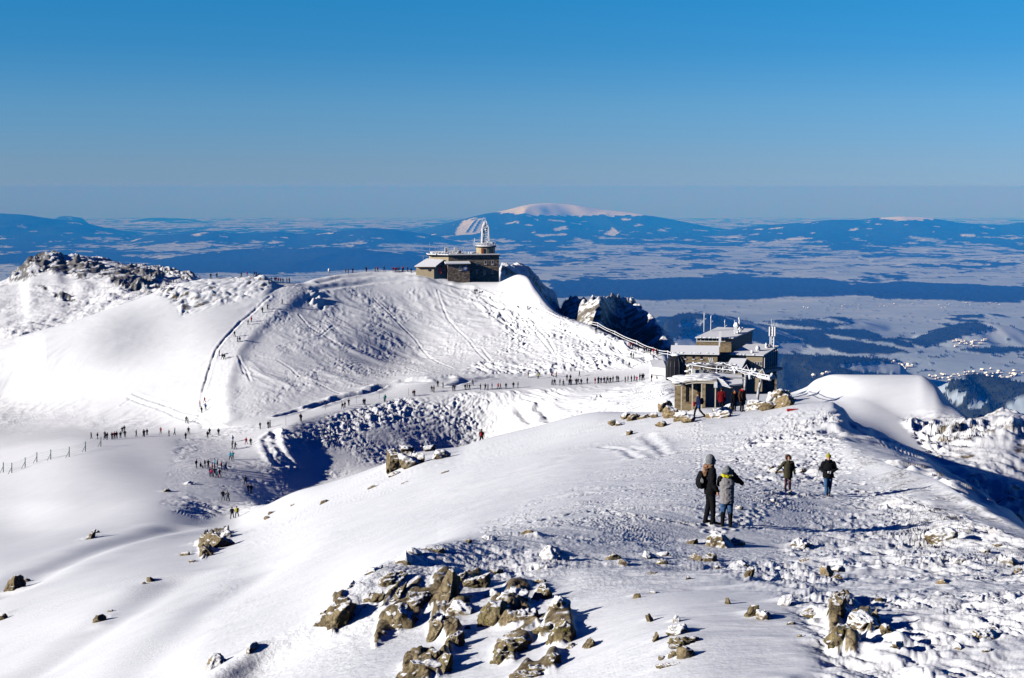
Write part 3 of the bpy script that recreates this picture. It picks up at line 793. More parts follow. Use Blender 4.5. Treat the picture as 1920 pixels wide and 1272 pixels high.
prints([(1552, 932), (1545, 890), (1520, 830), (1470, 780)], 0.05, 60)
prints([(1330, 985), (1320, 900), (1310, 830), (1308, 786)], 0.06, 90)
prints([(1330, 990), (1220, 975), (1100, 960), (980, 985)], 0.06, 50)
prints([(1870, 1250), (1760, 1090), (1690, 1000), (1610, 920), (1540, 845), (1460, 785)], 0.7, 300)
prints([(1430, 925), (1400, 880), (1380, 800)], 0.8, 120)

# faces of bedrock showing through the snow, outlined as they crop out
def crop_px(pts, k, ox, oy):
    return [(ox + x / k, oy + y / k) for x, y in pts]
FACES = [crop_px(p, 3.2, 560, 980) for p in (
    [(190, 480), (260, 470), (290, 540), (240, 620), (180, 695), (195, 600)],
    [(340, 560), (400, 500), (520, 420), (600, 330), (620, 310), (580, 380), (480, 450), (420, 480), (380, 530), (320, 580), (270, 540)],
    [(470, 540), (520, 470), (600, 390), (640, 360), (620, 410), (560, 470), (500, 520)],
    [(450, 700), (480, 580), (560, 540), (650, 500), (730, 500), (720, 570), (650, 620), (590, 670), (580, 640), (520, 690), (440, 760)],
    [(650, 440), (700, 390), (740, 385), (730, 440), (800, 430), (810, 330), (860, 320), (930, 320), (940, 400), (900, 470), (880, 530), (830, 600), (780, 680), (770, 700), (790, 600), (800, 540), (740, 520), (700, 530), (655, 490)],
    [(930, 450), (950, 390), (1010, 330), (1080, 310), (1110, 340), (1060, 370), (1000, 400)],
    [(850, 570), (900, 520), (960, 480), (1040, 475), (1020, 540), (940, 590), (880, 590)],
    [(810, 700), (840, 640), (900, 640), (980, 650), (960, 720), (920, 780), (880, 900), (820, 934), (800, 934), (840, 820), (900, 720)],
    [(560, 960), (640, 840), (720, 810), (820, 820), (800, 900), (760, 960)],
    [(1145, 500), (1200, 460), (1290, 490), (1380, 540), (1400, 590), (1300, 640), (1200, 650), (1150, 580)],
    [(1230, 440), (1260, 380), (1340, 370), (1400, 400), (1380, 450), (1300, 470)],
    [(1400, 490), (1450, 410), (1500, 390), (1500, 440), (1440, 490)],
    [(1430, 580), (1500, 570), (1560, 480), (1600, 560), (1640, 580), (1660, 660), (1600, 740), (1540, 760), (1500, 720), (1560, 650), (1450, 710), (1440, 690), (1500, 620)],
    [(1300, 660), (1420, 600), (1450, 640), (1330, 680)],
    [(1170, 830), (1180, 760), (1240, 700), (1390, 690), (1395, 730), (1300, 770), (1290, 780), (1310, 840), (1250, 850), (1200, 820)],
    [(1340, 890), (1370, 840), (1400, 880), (1480, 850), (1500, 790), (1560, 780), (1550, 870), (1480, 900), (1420, 920), (1350, 960), (1260, 960)])]
FACES += [crop_px(p, 4.0, 1440, 960) for p in (
    [(470, 860), (490, 760), (520, 680), (560, 650), (640, 650), (630, 720), (580, 800), (540, 860)],
    [(470, 980), (490, 900), (570, 900), (680, 940), (740, 1000), (700, 1040), (560, 1030), (480, 1000)],
    [(630, 810), (720, 790), (810, 800), (815, 950), (740, 900), (660, 870)])]
FAR_FACES = [crop_px(p, 3.0, 0, 960) for p in ([(1110, 220), (1130, 150), (1200, 110), (1290, 115), (1280, 160), (1200, 190), (1180, 230), (1130, 265)],)]
FAR_FACES += [[(728, 890), (731, 862), (748, 848), (776, 852), (772, 874), (750, 882)]]
CLIFF = [crop_px(p, 3.975, 0, 440) for p in (
    [(165, 300), (215, 200), (330, 185), (420, 185), (500, 205), (560, 225), (640, 200), (760, 210), (830, 245), (960, 245), (1080, 260), (1200, 280), (1300, 300), (1200, 360), (1080, 405), (940, 400), (880, 350), (820, 310), (740, 290), (660, 320), (560, 300), (470, 290), (400, 260), (330, 230), (260, 230), (210, 270)],
    [(320, 365), (420, 395), (380, 405)], [(430, 420), (540, 455), (620, 485), (540, 492), (460, 450)])]
def faces_mask(polys, k0, k1, ju):
    wob_u = ju * (perlin(U0 / (ju * 3.1), V0 / (ju * 3.1), 941) + 0.5 * perlin(U0 / ju, V0 / ju, 942))
    wob_v = ju * (perlin(U0 / (ju * 3.1), V0 / (ju * 3.1), 943) + 0.5 * perlin(U0 / ju, V0 / ju, 944))
    m = np.zeros(GX.shape, bool)
    for p in polys:
        m |= inside(p, U0 + wob_u, V0 + wob_v)
    return (m & (RK >= k0) & (RK <= k1)).astype(np.float64)
f_near = faces_mask(FACES, 0.5, 3.6, 4.0)
soft_near = blur1(blur1(f_near, 2.5, 1), 3.0, 0)
dz += 0.075 * soft_near + 0.05 * blur1(blur1(f_near, 8, 1), 9, 0)
relief(soft_near, [0.55, 0.26, 0.13, 0.06], [0.045, 0.032, 0.020, 0.010], 951, 'step', math.radians(35), 1.4)
f_mid = faces_mask(FAR_FACES, 3.0, 8.0, 3.0)
dz += 0.25 * blur1(blur1(f_mid, 2.0, 1), 2.0, 0)
relief(f_mid, [2.2, 1.0, 0.5], [0.3, 0.18, 0.09], 955, 'step')
f_cliff = faces_mask(CLIFF, 15.2, 17.4, 3.0)
relief(blur1(f_cliff, 1.5, 1), [14, 6, 3], [1.6, 1.0, 0.6], 958, 'step', math.radians(80), 1.5)
GZ += dz
EZ = GZ / GY

def place_slope():
    """steepness of the finished surface"""
    Px = np.stack([GX, GY, GZ], -1)
    du = np.gradient(Px, axis=1)
    dv = np.gradient(Px, axis=0)
    n = np.cross(du, dv)
    n /= np.linalg.norm(n, axis=-1, keepdims=True) + 1e-12
    n *= np.sign(n[..., 2:3] + 1e-12)
    return n

NRM = place_slope()
steep = 1 - NRM[..., 2]
def rock_where(mask, lo, hi, lam, seed, bias=0.0, warm=1.0):
    n = perlin(GX / lam, GY / lam, seed) + 0.6 * perlin(GX / (lam * 0.4), (GY + 1.7 * GZ) / (lam * 0.4), seed + 1)
    r = sstep(lo, hi, steep + 0.16 * n + bias) * np.clip(mask * 1.5, 0, 1) * warm
    np.maximum(ROCK, r, out=ROCK)
rock_where(z_farcrag, 0.14, 0.24, 14, 301, 0.02)
for f_, lam, seed, amt in ((f_near, 0.30, 361, 0.92), (f_mid, 1.6, 363, 0.5), (f_cliff, 9.0, 365, 0.62)):
    n = perlin(GX / lam, (GY + 2 * GZ) / lam, seed) + 0.6 * perlin(GX / (lam * 0.37), (GY + 2 * GZ) / (lam * 0.37), seed + 1)
    r = sstep(0.0, 0.35, amt + 1.6 * (steep - 0.22) - 0.75 * n) * blur1(f_, 0.7, 1)
    np.maximum(ROCK, r, out=ROCK)
rock_where(z_farsnow, 0.34, 0.46, 10, 305)
n_ = perlin(GX / 5.0, (GY + 2 * GZ) / 4.0, 311) + 0.7 * perlin(GX / 1.9, (GY + 2 * GZ) / 1.6, 312)
np.maximum(ROCK, sstep(0.0, 0.25, 0.10 + 0.5 * (steep - 0.45) - 0.55 * n_) * np.clip(z_crag * 1.5, 0, 1), out=ROCK)
rock_where(z_prom, 0.40, 0.55, 6, 315)
n_ = perlin(GX / 3.0, (GY + 2 * GZ) / 2.4, 321) + 0.7 * perlin(GX / 1.1, (GY + 2 * GZ) / 0.9, 322)
np.maximum(ROCK, sstep(0.0, 0.22, -0.12 + 0.9 * (steep - 0.25) - 0.55 * n_) * np.clip(z_flank * 1.5, 0, 1), out=ROCK)
rock_where(z_rim, 0.42, 0.6, 0.5, 331)
rock_where(z_shade, 0.45, 0.6, 2.0, 335)
rock_where(z_top, 0.36, 0.48, 3.0, 341)
rock_where(z_crest, 0.16, 0.30, 0.6, 345, -0.02, 0.5)
MAT = MAT_TERRAIN


terrain = grid_mesh('mountain_terrain', np.stack([GX, GY, GZ], -1), MAT, {'rock': ROCK})
terrain['kind'] = 'structure'
del dz, steep, NRM

# ------------------------------------------------------------------ the wide valley and the far ranges
R_EARTH = 5.6e6
NFC, NFR = 900, 1100
fu = np.linspace(-200, 2120, NFC)
FA, _ = px_ae(fu, np.full(NFC, 500.0))
fr = np.exp(np.linspace(np.log(1250.0), np.log(165000.0), NFR))
FX = FA[None, :] * fr[:, None]
FY = np.broadcast_to(fr[:, None], FX.shape).copy()
base = np.interp(np.log(fr), np.log([1250, 1800, 3000, 4500, 7000, 10000, 14000, 20000, 30000, 45000, 70000, 170000]),
                 [-430, -700, -930, -1010, -1080, -1150, -1220, -1320, -1380, -1380, -1400, -1420])
curv = -fr**2 / (2 * R_EARTH)
FZ = np.broadcast_to((base + curv)[:, None], FX.shape).copy()
roll = fbm(FX / 2600, FY / 3600, 4, 5)
roll_amp = np.interp(fr, [1250, 4000, 8000, 16000, 25000, 165000], [20, 45, 60, 25, 45, 90])
FZ += roll * roll_amp[:, None]
RIDGES = [
 # crest pixels, distance, depth half-width, roughness
 ([(215, 424), (245, 415), (275, 410), (300, 409), (350, 411), (390, 418), (460, 432)], 72000, 6000),
 ([(80, 416), (105, 407), (125, 405), (150, 408), (185, 420)], 58000, 4000),
 ([(1280, 424), (1330, 420), (1370, 421), (1440, 430)], 76000, 5000),
 ([(600, 426), (700, 423), (760, 421), (830, 424)], 76000, 5000),
 ([(-220, 394), (-60, 399), (0, 401), (45, 403), (90, 409), (150, 416), (200, 428), (270, 441), (340, 452)], 46000, 5000),
 ([(700, 446), (760, 436), (800, 430), (850, 416), (900, 403), (950, 394), (985, 385), (1010, 382), (1035, 381), (1080, 385), (1130, 394), (1200, 402), (1260, 413), (1320, 425), (1400, 441), (1450, 455)], 50000, 6000),
 ([(1320, 441), (1380, 430), (1420, 424), (1470, 420), (1560, 412), (1620, 413), (1650, 409), (1690, 406), (1740, 408), (1800, 418), (1850, 421), (1880, 423), (1915, 416), (2000, 420), (2120, 430)], 47000, 5000),
 ([(230, 452), (290, 443), (340, 438), (390, 434), (450, 440), (520, 436), (560, 441), (600, 436), (650, 431), (690, 427), (740, 431), (800, 440), (850, 448), (900, 456)], 40000, 3800),
 ([(-200, 452), (0, 450), (60, 446), (150, 452), (260, 462), (330, 470)], 38000, 3000),
 ([(900, 462), (1000, 455), (1100, 452), (1180, 450), (1250, 452), (1320, 460), (1380, 468)], 38000, 2600),
 ([(1420, 474), (1500, 466), (1560, 460), (1650, 458), (1750, 462), (1830, 462), (1920, 470), (2100, 470)], 36000, 2500),
 ([(200, 500), (260, 488), (330, 478), (450, 470), (560, 466), (680, 468), (760, 474), (850, 484), (930, 492)], 29000, 2600),
 ([(-200, 478), (0, 470), (120, 468), (240, 478), (330, 488)], 32000, 2200),
 ([(1430, 492), (1500, 484), (1560, 480), (1620, 479), (1670, 490)], 29000, 1500),
 ([(1660, 506), (1740, 494), (1800, 486), (1880, 480), (1960, 478), (2100, 476)], 27500, 1900),
 ([(1220, 612), (1270, 594), (1310, 589), (1350, 595), (1410, 612), (1470, 630), (1540, 652)], 10200, 900),
 ([(1430, 610), (1500, 602), (1560, 600), (1620, 607), (1660, 618), (1720, 640)], 11800, 700),
 ([(1690, 648), (1760, 622), (1810, 608), (1850, 604), (1900, 612), (1980, 640)], 10600, 700),
 ([(1440, 672), (1500, 668), (1560, 669), (1640, 676), (1720, 690)], 7600, 500),
 ([(1740, 735), (1790, 712), (1850, 716), (1920, 722), (2100, 720)], 5600, 420),
]
for i, (pts, rr, wd) in enumerate(RIDGES):
    pts = np.array(pts, float)
    a_, e_ = px_ae(pts[:, 0], pts[:, 1])
    zc = np.interp(FA, a_, e_ * rr, left=np.nan, right=np.nan)
    zb = np.interp(rr, fr, base + curv)
    amp = np.where(np.isnan(zc), 0.0, np.maximum(np.nan_to_num(zc) - zb, 0))
    fade = np.clip(np.minimum((FA - a_[0]) / 0.012, (a_[-1] - FA) / 0.012), 0, 1) if i not in (4, 6, 8, 10, 14, 12, 19) else np.clip(np.where(np.isnan(zc), 0, 1), 0, 1)
    amp = blur1(amp * np.where(np.isnan(zc), 0, 1), 2, 0) * sstep(0, 1, fade)
    rw = rr + wd * 0.55 * fbm(FX / (wd * 1.3), FY / (wd * 3.0), 3, 40 + i)
    q = (FY - rw) / wd
    bump = np.exp(-np.abs(q) ** 1.7)
    spur = 1 - 0.22 * np.abs(fbm(FX / (wd * 0.45), FY / (wd * 1.6), 3, 80 + i)) * np.clip(np.abs(q) * 1.6, 0, 1)
    FZ = np.maximum(FZ, (base + curv)[:, None] + amp[None, :] * bump * spur)
FE = FZ / FY
FU = np.broadcast_to(fu[None, :], FX.shape)
_, FV = ae_px(np.broadcast_to(FA[None, :], FE.shape), FE)

# where forest stands: broad patches by distance, named woods by outline (one stretched over shade), clearings
lr = np.log(FY)
wood = fbm(FX / 1500, FY / 2600, 5, 200, 0.6) + 0.5 * fbm(FX / 420, FY / 900, 3, 230, 0.6)
thr = np.interp(fr, [1250, 4500, 6000, 9000, 12500, 16000, 18000, 24000, 27000, 33000, 38000, 44000, 54000, 62000, 165000],
                [-2.0, -0.6, 0.45, 0.62, 0.62, 0.75, 0.65, 0.45, 0.10, -0.12, -0.45, -0.66, -0.5, 0.1, 0.25])[:, None]
hill = np.clip((FZ - (base + curv)[:, None]) / 200.0, -1, 3)
far_w = np.interp(fr, [20000, 27000], [0, 1])[:, None]
thr = thr - far_w * (np.clip(hill, -0.5, 1.2) * 0.75 - 0.25)
FOREST = sstep(-0.06, 0.06, wood - thr)
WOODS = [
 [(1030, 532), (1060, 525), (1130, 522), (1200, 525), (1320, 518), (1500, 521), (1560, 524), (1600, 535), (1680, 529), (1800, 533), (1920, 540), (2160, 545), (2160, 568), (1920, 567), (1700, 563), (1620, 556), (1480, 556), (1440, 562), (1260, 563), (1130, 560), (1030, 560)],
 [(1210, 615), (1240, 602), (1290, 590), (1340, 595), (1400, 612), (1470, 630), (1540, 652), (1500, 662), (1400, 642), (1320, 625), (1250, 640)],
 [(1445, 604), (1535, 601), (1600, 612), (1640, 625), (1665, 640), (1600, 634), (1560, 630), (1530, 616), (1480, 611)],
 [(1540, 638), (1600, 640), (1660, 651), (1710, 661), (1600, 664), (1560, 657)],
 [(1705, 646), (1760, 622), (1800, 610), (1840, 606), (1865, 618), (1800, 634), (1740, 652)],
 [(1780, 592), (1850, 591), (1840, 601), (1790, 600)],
 [(1430, 666), (1560, 671), (1690, 677), (1697, 682), (1600, 684), (1570, 691), (1600, 698), (1695, 704), (1600, 706), (1580, 770), (1400, 770), (1400, 690)],  # lower end added as dark forest standing in for the buildings' cast shadow
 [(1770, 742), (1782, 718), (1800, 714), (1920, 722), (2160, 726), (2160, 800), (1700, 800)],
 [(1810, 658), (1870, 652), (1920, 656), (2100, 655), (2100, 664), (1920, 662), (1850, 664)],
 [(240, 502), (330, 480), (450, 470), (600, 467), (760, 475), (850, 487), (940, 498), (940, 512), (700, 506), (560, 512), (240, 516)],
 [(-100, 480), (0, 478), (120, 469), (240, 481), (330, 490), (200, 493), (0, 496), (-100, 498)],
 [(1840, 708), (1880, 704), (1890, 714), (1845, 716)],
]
CLEAR = [
 [(1040, 561), (1260, 565), (1440, 563), (1480, 558), (1620, 558), (1700, 565), (1920, 569), (2160, 572), (2160, 590), (1040, 590)],
 [(1270, 613), (1310, 601), (1325, 607), (1300, 615), (1280, 618)],
 [(1778, 738), (1796, 736), (1822, 742), (1802, 760), (1782, 752)],
 [(1812, 766), (1850, 741), (1858, 756), (1842, 768)],
 [(1893, 766), (1920, 744), (1960, 744), (1940, 790), (1905, 784)],
 [(1450, 645), (1500, 640), (1540, 660), (1620, 665), (1700, 668), (1560, 669), (1465, 664)],
 [(1540, 620), (1700, 585), (1770, 585), (1760, 612), (1700, 636), (1660, 636), (1640, 620)],
 [(852, 440), (868, 414), (905, 411), (912, 420), (900, 438), (870, 441)],
 [(1130, 440), (1150, 427), (1160, 436), (1150, 444)],
 [(1035, 430), (1060, 424), (1065, 430), (1040, 434)],
 [(1000, 440), (1060, 438), (1062, 442), (1010, 445)],
]
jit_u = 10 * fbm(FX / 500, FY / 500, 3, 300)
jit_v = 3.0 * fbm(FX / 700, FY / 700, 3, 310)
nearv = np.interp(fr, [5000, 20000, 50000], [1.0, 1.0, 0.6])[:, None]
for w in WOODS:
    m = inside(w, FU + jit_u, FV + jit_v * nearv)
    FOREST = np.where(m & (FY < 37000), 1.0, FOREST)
BRIGHT0 = []
for w in CLEAR:
    m = inside(w, FU + 0.4 * jit_u, FV + 0.6 * jit_v * nearv)
    FOREST = np.where(m, 0.0, FOREST)
    BRIGHT0.append(m)
# tree-lined strips and hamlets on the open fields
strips = np.abs(perlin(FX / 900, FY / 260, 400)) + 0.5 * np.abs(perlin(FX / 170, FY / 120, 410))
openf = (FY > 6500) & (FY < 17500)
FOREST = np.where(openf & (strips < 0.055), np.maximum(FOREST, 0.75), FOREST)
strips2 = np.abs(perlin(FX / 2400, FY / 1300, 420) + 0.35 * perlin(FX / 700, FY / 500, 421))
FOREST = np.where((FY > 21000) & (FY < 37000) & (strips2 < 0.045), 1.0, FOREST)
# tree rows of the ski runs on the far mountain
for (ua_, ub_) in ((873, 893), (886, 901)):
    t_ = (FV - 413) / 27.0
    line = ub_ - (ub_ - ua_) * t_
    FOREST = np.where((np.abs(FU - line) < 2.6) & (FV > 411) & (FV < 442) & (FY > 42000) & (FY < 56000), 1.0, FOREST)
glade = fbm(FX / 900, FY / 1500, 3, 700, 0.6)
gl = (FY > 38000) & (FY < 57000) & (glade > 0.74)
FOREST = np.where(gl, 0.0, FOREST)
BRIGHT0.append(gl)
# bare snow tops above the tree line
bare = np.zeros_like(FOREST)
BRIGHT = np.zeros_like(FOREST)
for m_ in BRIGHT0[-5:]:
    BRIGHT[m_] = 0.7
tops = [(5, [(890, 399), (950, 400), (1000, 404), (1050, 405), (1120, 405), (1200, 405), (1260, 404)]),
        (6, [(1640, 408), (1660, 413), (1700, 414), (1745, 413), (1760, 408)])]
top_noise = 3.0 * fbm(FX / 420, FY / 600, 4, 500)
for ri, line in tops:
    l = np.array(line, float)
    vline = np.interp(fu, l[:, 0], l[:, 1], left=0, right=0)
    rr, wd = RIDGES[ri][1], RIDGES[ri][2]
    m = (FV < vline[None, :] + top_noise) & (np.abs(FY - rr) < wd * 1.6)
    FOREST = np.where(m, 0.0, FOREST)
    BRIGHT = np.where(m, 1.0, BRIGHT)
canopy = FOREST * np.interp(fr, [1250, 165000], [12, 12])[:, None] * (0.8 + 0.4 * perlin(FX / 60, FY / 60, 600))
FZ = FZ + canopy

m, nt, b = new_mat('valley_snow_and_forest')
atf = nt.nodes.new('ShaderNodeAttribute')
atf.attribute_name = 'forest'
geo = nt.nodes.new('ShaderNodeNewGeometry')
n1 = tex(nt, geo.outputs['Position'], 0.0012, 6, 0.65)
n2 = tex(nt, geo.outputs['Position'], 0.012, 5, 0.6)
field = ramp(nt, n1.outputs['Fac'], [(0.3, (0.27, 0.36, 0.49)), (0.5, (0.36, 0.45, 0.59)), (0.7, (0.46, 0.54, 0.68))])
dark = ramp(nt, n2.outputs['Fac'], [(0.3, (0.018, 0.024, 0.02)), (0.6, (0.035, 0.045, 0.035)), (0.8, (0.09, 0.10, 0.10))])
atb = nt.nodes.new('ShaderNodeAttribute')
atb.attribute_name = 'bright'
mpv = nt.nodes.new('ShaderNodeMapping')
mpv.inputs['Scale'].default_value = (1.0, 0.45, 1.0)
nt.links.new(geo.outputs['Position'], mpv.inputs['Vector'])
n3 = tex(nt, mpv.outputs[0], 0.02, 3, 0.7)
n4 = tex(nt, mpv.outputs[0], 0.0028, 4, 0.6)
speck = math_n(nt, 'MULTIPLY', maprange(nt, n3.outputs['Fac'], 0.60, 0.66), maprange(nt, n4.outputs['Fac'], 0.50, 0.60))
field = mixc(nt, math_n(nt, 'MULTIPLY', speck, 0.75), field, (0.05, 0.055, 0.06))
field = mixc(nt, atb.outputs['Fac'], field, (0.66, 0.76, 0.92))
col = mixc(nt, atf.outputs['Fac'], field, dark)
nt.links.new(col, b.inputs['Base Color'])
b.inputs['Roughness'].default_value = 0.9
b.inputs['Specular IOR Level'].default_value = 0.0
MAT_VALLEY = m
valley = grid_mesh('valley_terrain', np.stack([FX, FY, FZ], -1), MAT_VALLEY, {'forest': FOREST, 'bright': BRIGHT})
valley['kind'] = 'structure'

# the nearer woods as standing conifers, one mass; hamlets as single small houses
def valley_point(u, v):
    a, e = px_ae(u, v)
    j = int(np.clip(np.interp(a, FA, np.arange(NFC)), 0, NFC - 1))
    el = FZ[:, j] / FY[:, j]
    hit = np.nonzero((el[1:] >= e) & (el[:-1] < e))[0]
    i = hit[-1] if len(hit) else int(np.argmin(np.abs(el - e)))
    return Vector((float(a) * fr[i], fr[i], FZ[i, j]))
trs = np.random.RandomState(3)
rows_t = np.nonzero(fr < 12500)[0]
sub = (slice(rows_t[0], rows_t[-1] + 1), slice(0, NFC))
wgt = (FOREST[sub] > 0.6) & (FV[sub] < 800) & (FV[sub] > 575) & (FU[sub] > 1180)
dr = np.gradient(fr)[rows_t]
area = (FY[sub] * (FA[1] - FA[0])) * dr[:, None] * wgt
NT = 46000
pick = trs.choice(area.size, NT, p=(area / area.sum()).reshape(-1))
pi, pj = np.unravel_index(pick, area.shape)
tx_ = FX[sub][pi, pj] + (trs.rand(NT) - 0.5) * (FY[sub][pi, pj] * (FA[1] - FA[0]))
ty_ = FY[sub][pi, pj] + (trs.rand(NT) - 0.5) * dr[pi]
tz_ = FZ[sub][pi, pj] - 9.0
th_ = 14 + 9 * trs.rand(NT)
tw_ = th_ * (0.17 + 0.06 * trs.rand(NT))
vt = np.zeros((NT, 6, 3))
for k in range(5):
    a_ = 2 * np.pi * k / 5
    vt[:, k] = np.stack([tx_ + tw_ * np.cos(a_), ty_ + tw_ * np.sin(a_), tz_ + 2], -1)
vt[:, 5] = np.stack([tx_, ty_, tz_ + th_], -1)
fc = np.array([[k, (k + 1) % 5, 5] for k in range(5)])
faces = (fc[None] + 6 * np.arange(NT)[:, None, None]).reshape(-1, 3)
me = bpy.data.meshes.new('forest')
me.vertices.add(NT * 6)
me.vertices.foreach_set('co', vt.reshape(-1).astype(np.float32))
me.loops.add(faces.size)
me.loops.foreach_set('vertex_index', faces.reshape(-1).astype(np.int32))
me.polygons.add(len(faces))
me.polygons.foreach_set('loop_start', np.arange(0, faces.size, 3, dtype=np.int32))
me.update(calc_edges=True)
mt, nt, b = new_mat('spruce_far')
b.inputs['Base Color'].default_value = (0.02, 0.028, 0.022, 1)
b.inputs['Roughness'].default_value = 1.0
b.inputs['Specular IOR Level'].default_value = 0.0
me.materials.append(mt)
fo = bpy.data.objects.new('forest', me)
COL.objects.link(fo)
fo['kind'] = 'stuff'

# ------------------------------------------------------------------ rocks
def tag(o, label, cat, group=None):
    o['label'] = label
    o['category'] = cat
    if group:
        o['group'] = group
    return o

def make_rock_mat(name, lichen, snow_lo, snow_hi, tint=(1, 1, 1)):
    m, nt, b = new_mat(name)
    geo = nt.nodes.new('ShaderNodeNewGeometry')
    obj_i = nt.nodes.new('ShaderNodeObjectInfo')
    add = nt.nodes.new('ShaderNodeVectorMath')
    add.operation = 'ADD'
    nt.links.new(geo.outputs['Position'], add.inputs[0])
    nt.links.new(obj_i.outputs['Random'], add.inputs[1])
    pos = add.outputs[0]
    rc, n2 = rock_color(nt, pos, 3.2, lichen)
    rc = mixc(nt, 1.0, rc, tint, 'MULTIPLY')
    sep = nt.nodes.new('ShaderNodeSeparateXYZ')
    nt.links.new(geo.outputs['Normal'], sep.inputs[0])
    n3 = tex(nt, pos, 6.0, 6, 0.7)
    nz = math_n(nt, 'ADD', sep.outputs['Z'], math_n(nt, 'MULTIPLY', math_n(nt, 'SUBTRACT', n3.outputs['Fac'], 0.5), 0.75))
    f = maprange(nt, nz, snow_lo, snow_hi)
    col = mixc(nt, f, rc, SNOW)
    nt.links.new(col, b.inputs['Base Color'])
    b.inputs['Roughness'].default_value = 0.8
    b.inputs['Specular IOR Level'].default_value = 0.2
    bump = nt.nodes.new('ShaderNodeBump')
    bump.inputs['Strength'].default_value = 0.8
    bump.inputs['Distance'].default_value = 0.03
    n4 = tex(nt, pos, 14.0, 8, 0.7)
    nt.links.new(n4.outputs['Fac'], bump.inputs['Height'])
    nt.links.new(bump.outputs[0], b.inputs['Normal'])
    return m

RM = {
    'olive': make_rock_mat('rock_olive', 0.75, 0.76, 0.88),
    'lichen': make_rock_mat('rock_with_lichen', 1.25, 0.78, 0.9),
    'bare': make_rock_mat('rock_bare', 0.3, 0.80, 0.92),
    'tan': make_rock_mat('boulder_tan', 0.15, 0.62, 0.8, (1.35, 1.3, 1.25)),
    'frost': make_rock_mat('rock_frosted', 0.2, 0.05, 0.6, (1.2, 1.2, 1.25)),
}

def rock_mesh(seed, w, d, h, rot, sub=4):
    """an angular, weathered block: a ball cut by planes, roughened, tilted in the picture plane by `rot`"""
    rnd = random.Random(seed)
    bm = bmesh.new()
    bmesh.ops.create_icosphere(bm, subdivisions=sub, radius=1.0)
    planes = []
    for _ in range(16):
        n = Vector((rnd.gauss(0, 1), rnd.gauss(0, 1), rnd.gauss(0, 0.8))).normalized()
        planes.append((n, rnd.uniform(0.50, 0.86)))
    off = Vector((rnd.uniform(-50, 50), rnd.uniform(-50, 50), rnd.uniform(-50, 50)))
    R = Matrix.Rotation(-math.radians(rot), 3, 'Y') @ Matrix.Rotation(rnd.uniform(-0.5, 0.5), 3, 'Z')
    big = max(w, h)
    for v in bm.verts:
        p = v.co.copy()
        for n, dd in planes:
            t = p.dot(n) - dd
            if t > 0:
                p -= n * t * 0.93
        q = Vector((p.x * w, p.y * d, p.z * h)) * 0.70
        k = q / big * 3.0 + off
        s_ = mnoise.fractal(k * 1.2, 0.9, 2.1, 6) * 0.06 + abs(mnoise.noise(k * 1.6)) * -0.11 + abs(mnoise.noise(k * 5.0)) * -0.03
        q += v.co.normalized() * s_ * big
        v.co = R @ q
    me = bpy.data.meshes.new('rock')
    bm.to_mesh(me)
    bm.free()
    me.polygons.foreach_set('use_smooth', np.ones(len(me.polygons), bool))
    return me

for i, (u, v, w, h, rot, kind, lab) in enumerate(ROCKS):
    skyl = lab == 'pile' or 'boulder row' in lab or 'boundary post' in lab or 'leaning lift' in lab or 'snow cushions' in lab
    p = ground(u, v + (h * 0.30 if skyl else h * 0.08), 1.0 if u > 560 or v > 1190 else 3.2)
    if skyl and p.y > 185:           # the sight line just misses the ridge edge: stand it on the edge itself
        p = at(u, v + h * 0.3, float(np.interp(u, [730, 790, 860, 905, 1000, 1140, 1250, 1340, 1430, 1500], [155, 152, 152, 148, 138, 120, 106, 97, 98, 95])))
    mpp = p.y / FPX
    core = 560 < u < 1120 and v > 1060
    W_, H_ = w * mpp * (1.12 if core else 1.1), h * mpp * (1.1 if skyl else 1.2 if core else 1.25)
    if h > w and rot > 45:           # upright blades: length along the tilt
        W_, H_ = H_, W_
    dep = (W_ * H_) ** 0.5
    me = rock_mesh(100 + i, W_, dep, H_, rot, 5 if max(w, h) > 34 else 4 if max(w, h) > 15 else 3)
    me.materials.append(RM[kind])
    o = bpy.data.objects.new('boulder' if kind in ('tan',) else 'rock', me)
    COL.objects.link(o)
    c = at(u, v, p.y)
    o.location = (c.x, c.y + dep * (0.2 if skyl else 0.32), c.z - (0.04 if skyl else 0.36 if core else 0.16) * H_)
    if lab in G_SMALL:
        tag(o, G_SMALL[lab][0], 'rock', G_SMALL[lab][1])
    else:
        tag(o, lab, 'rock')

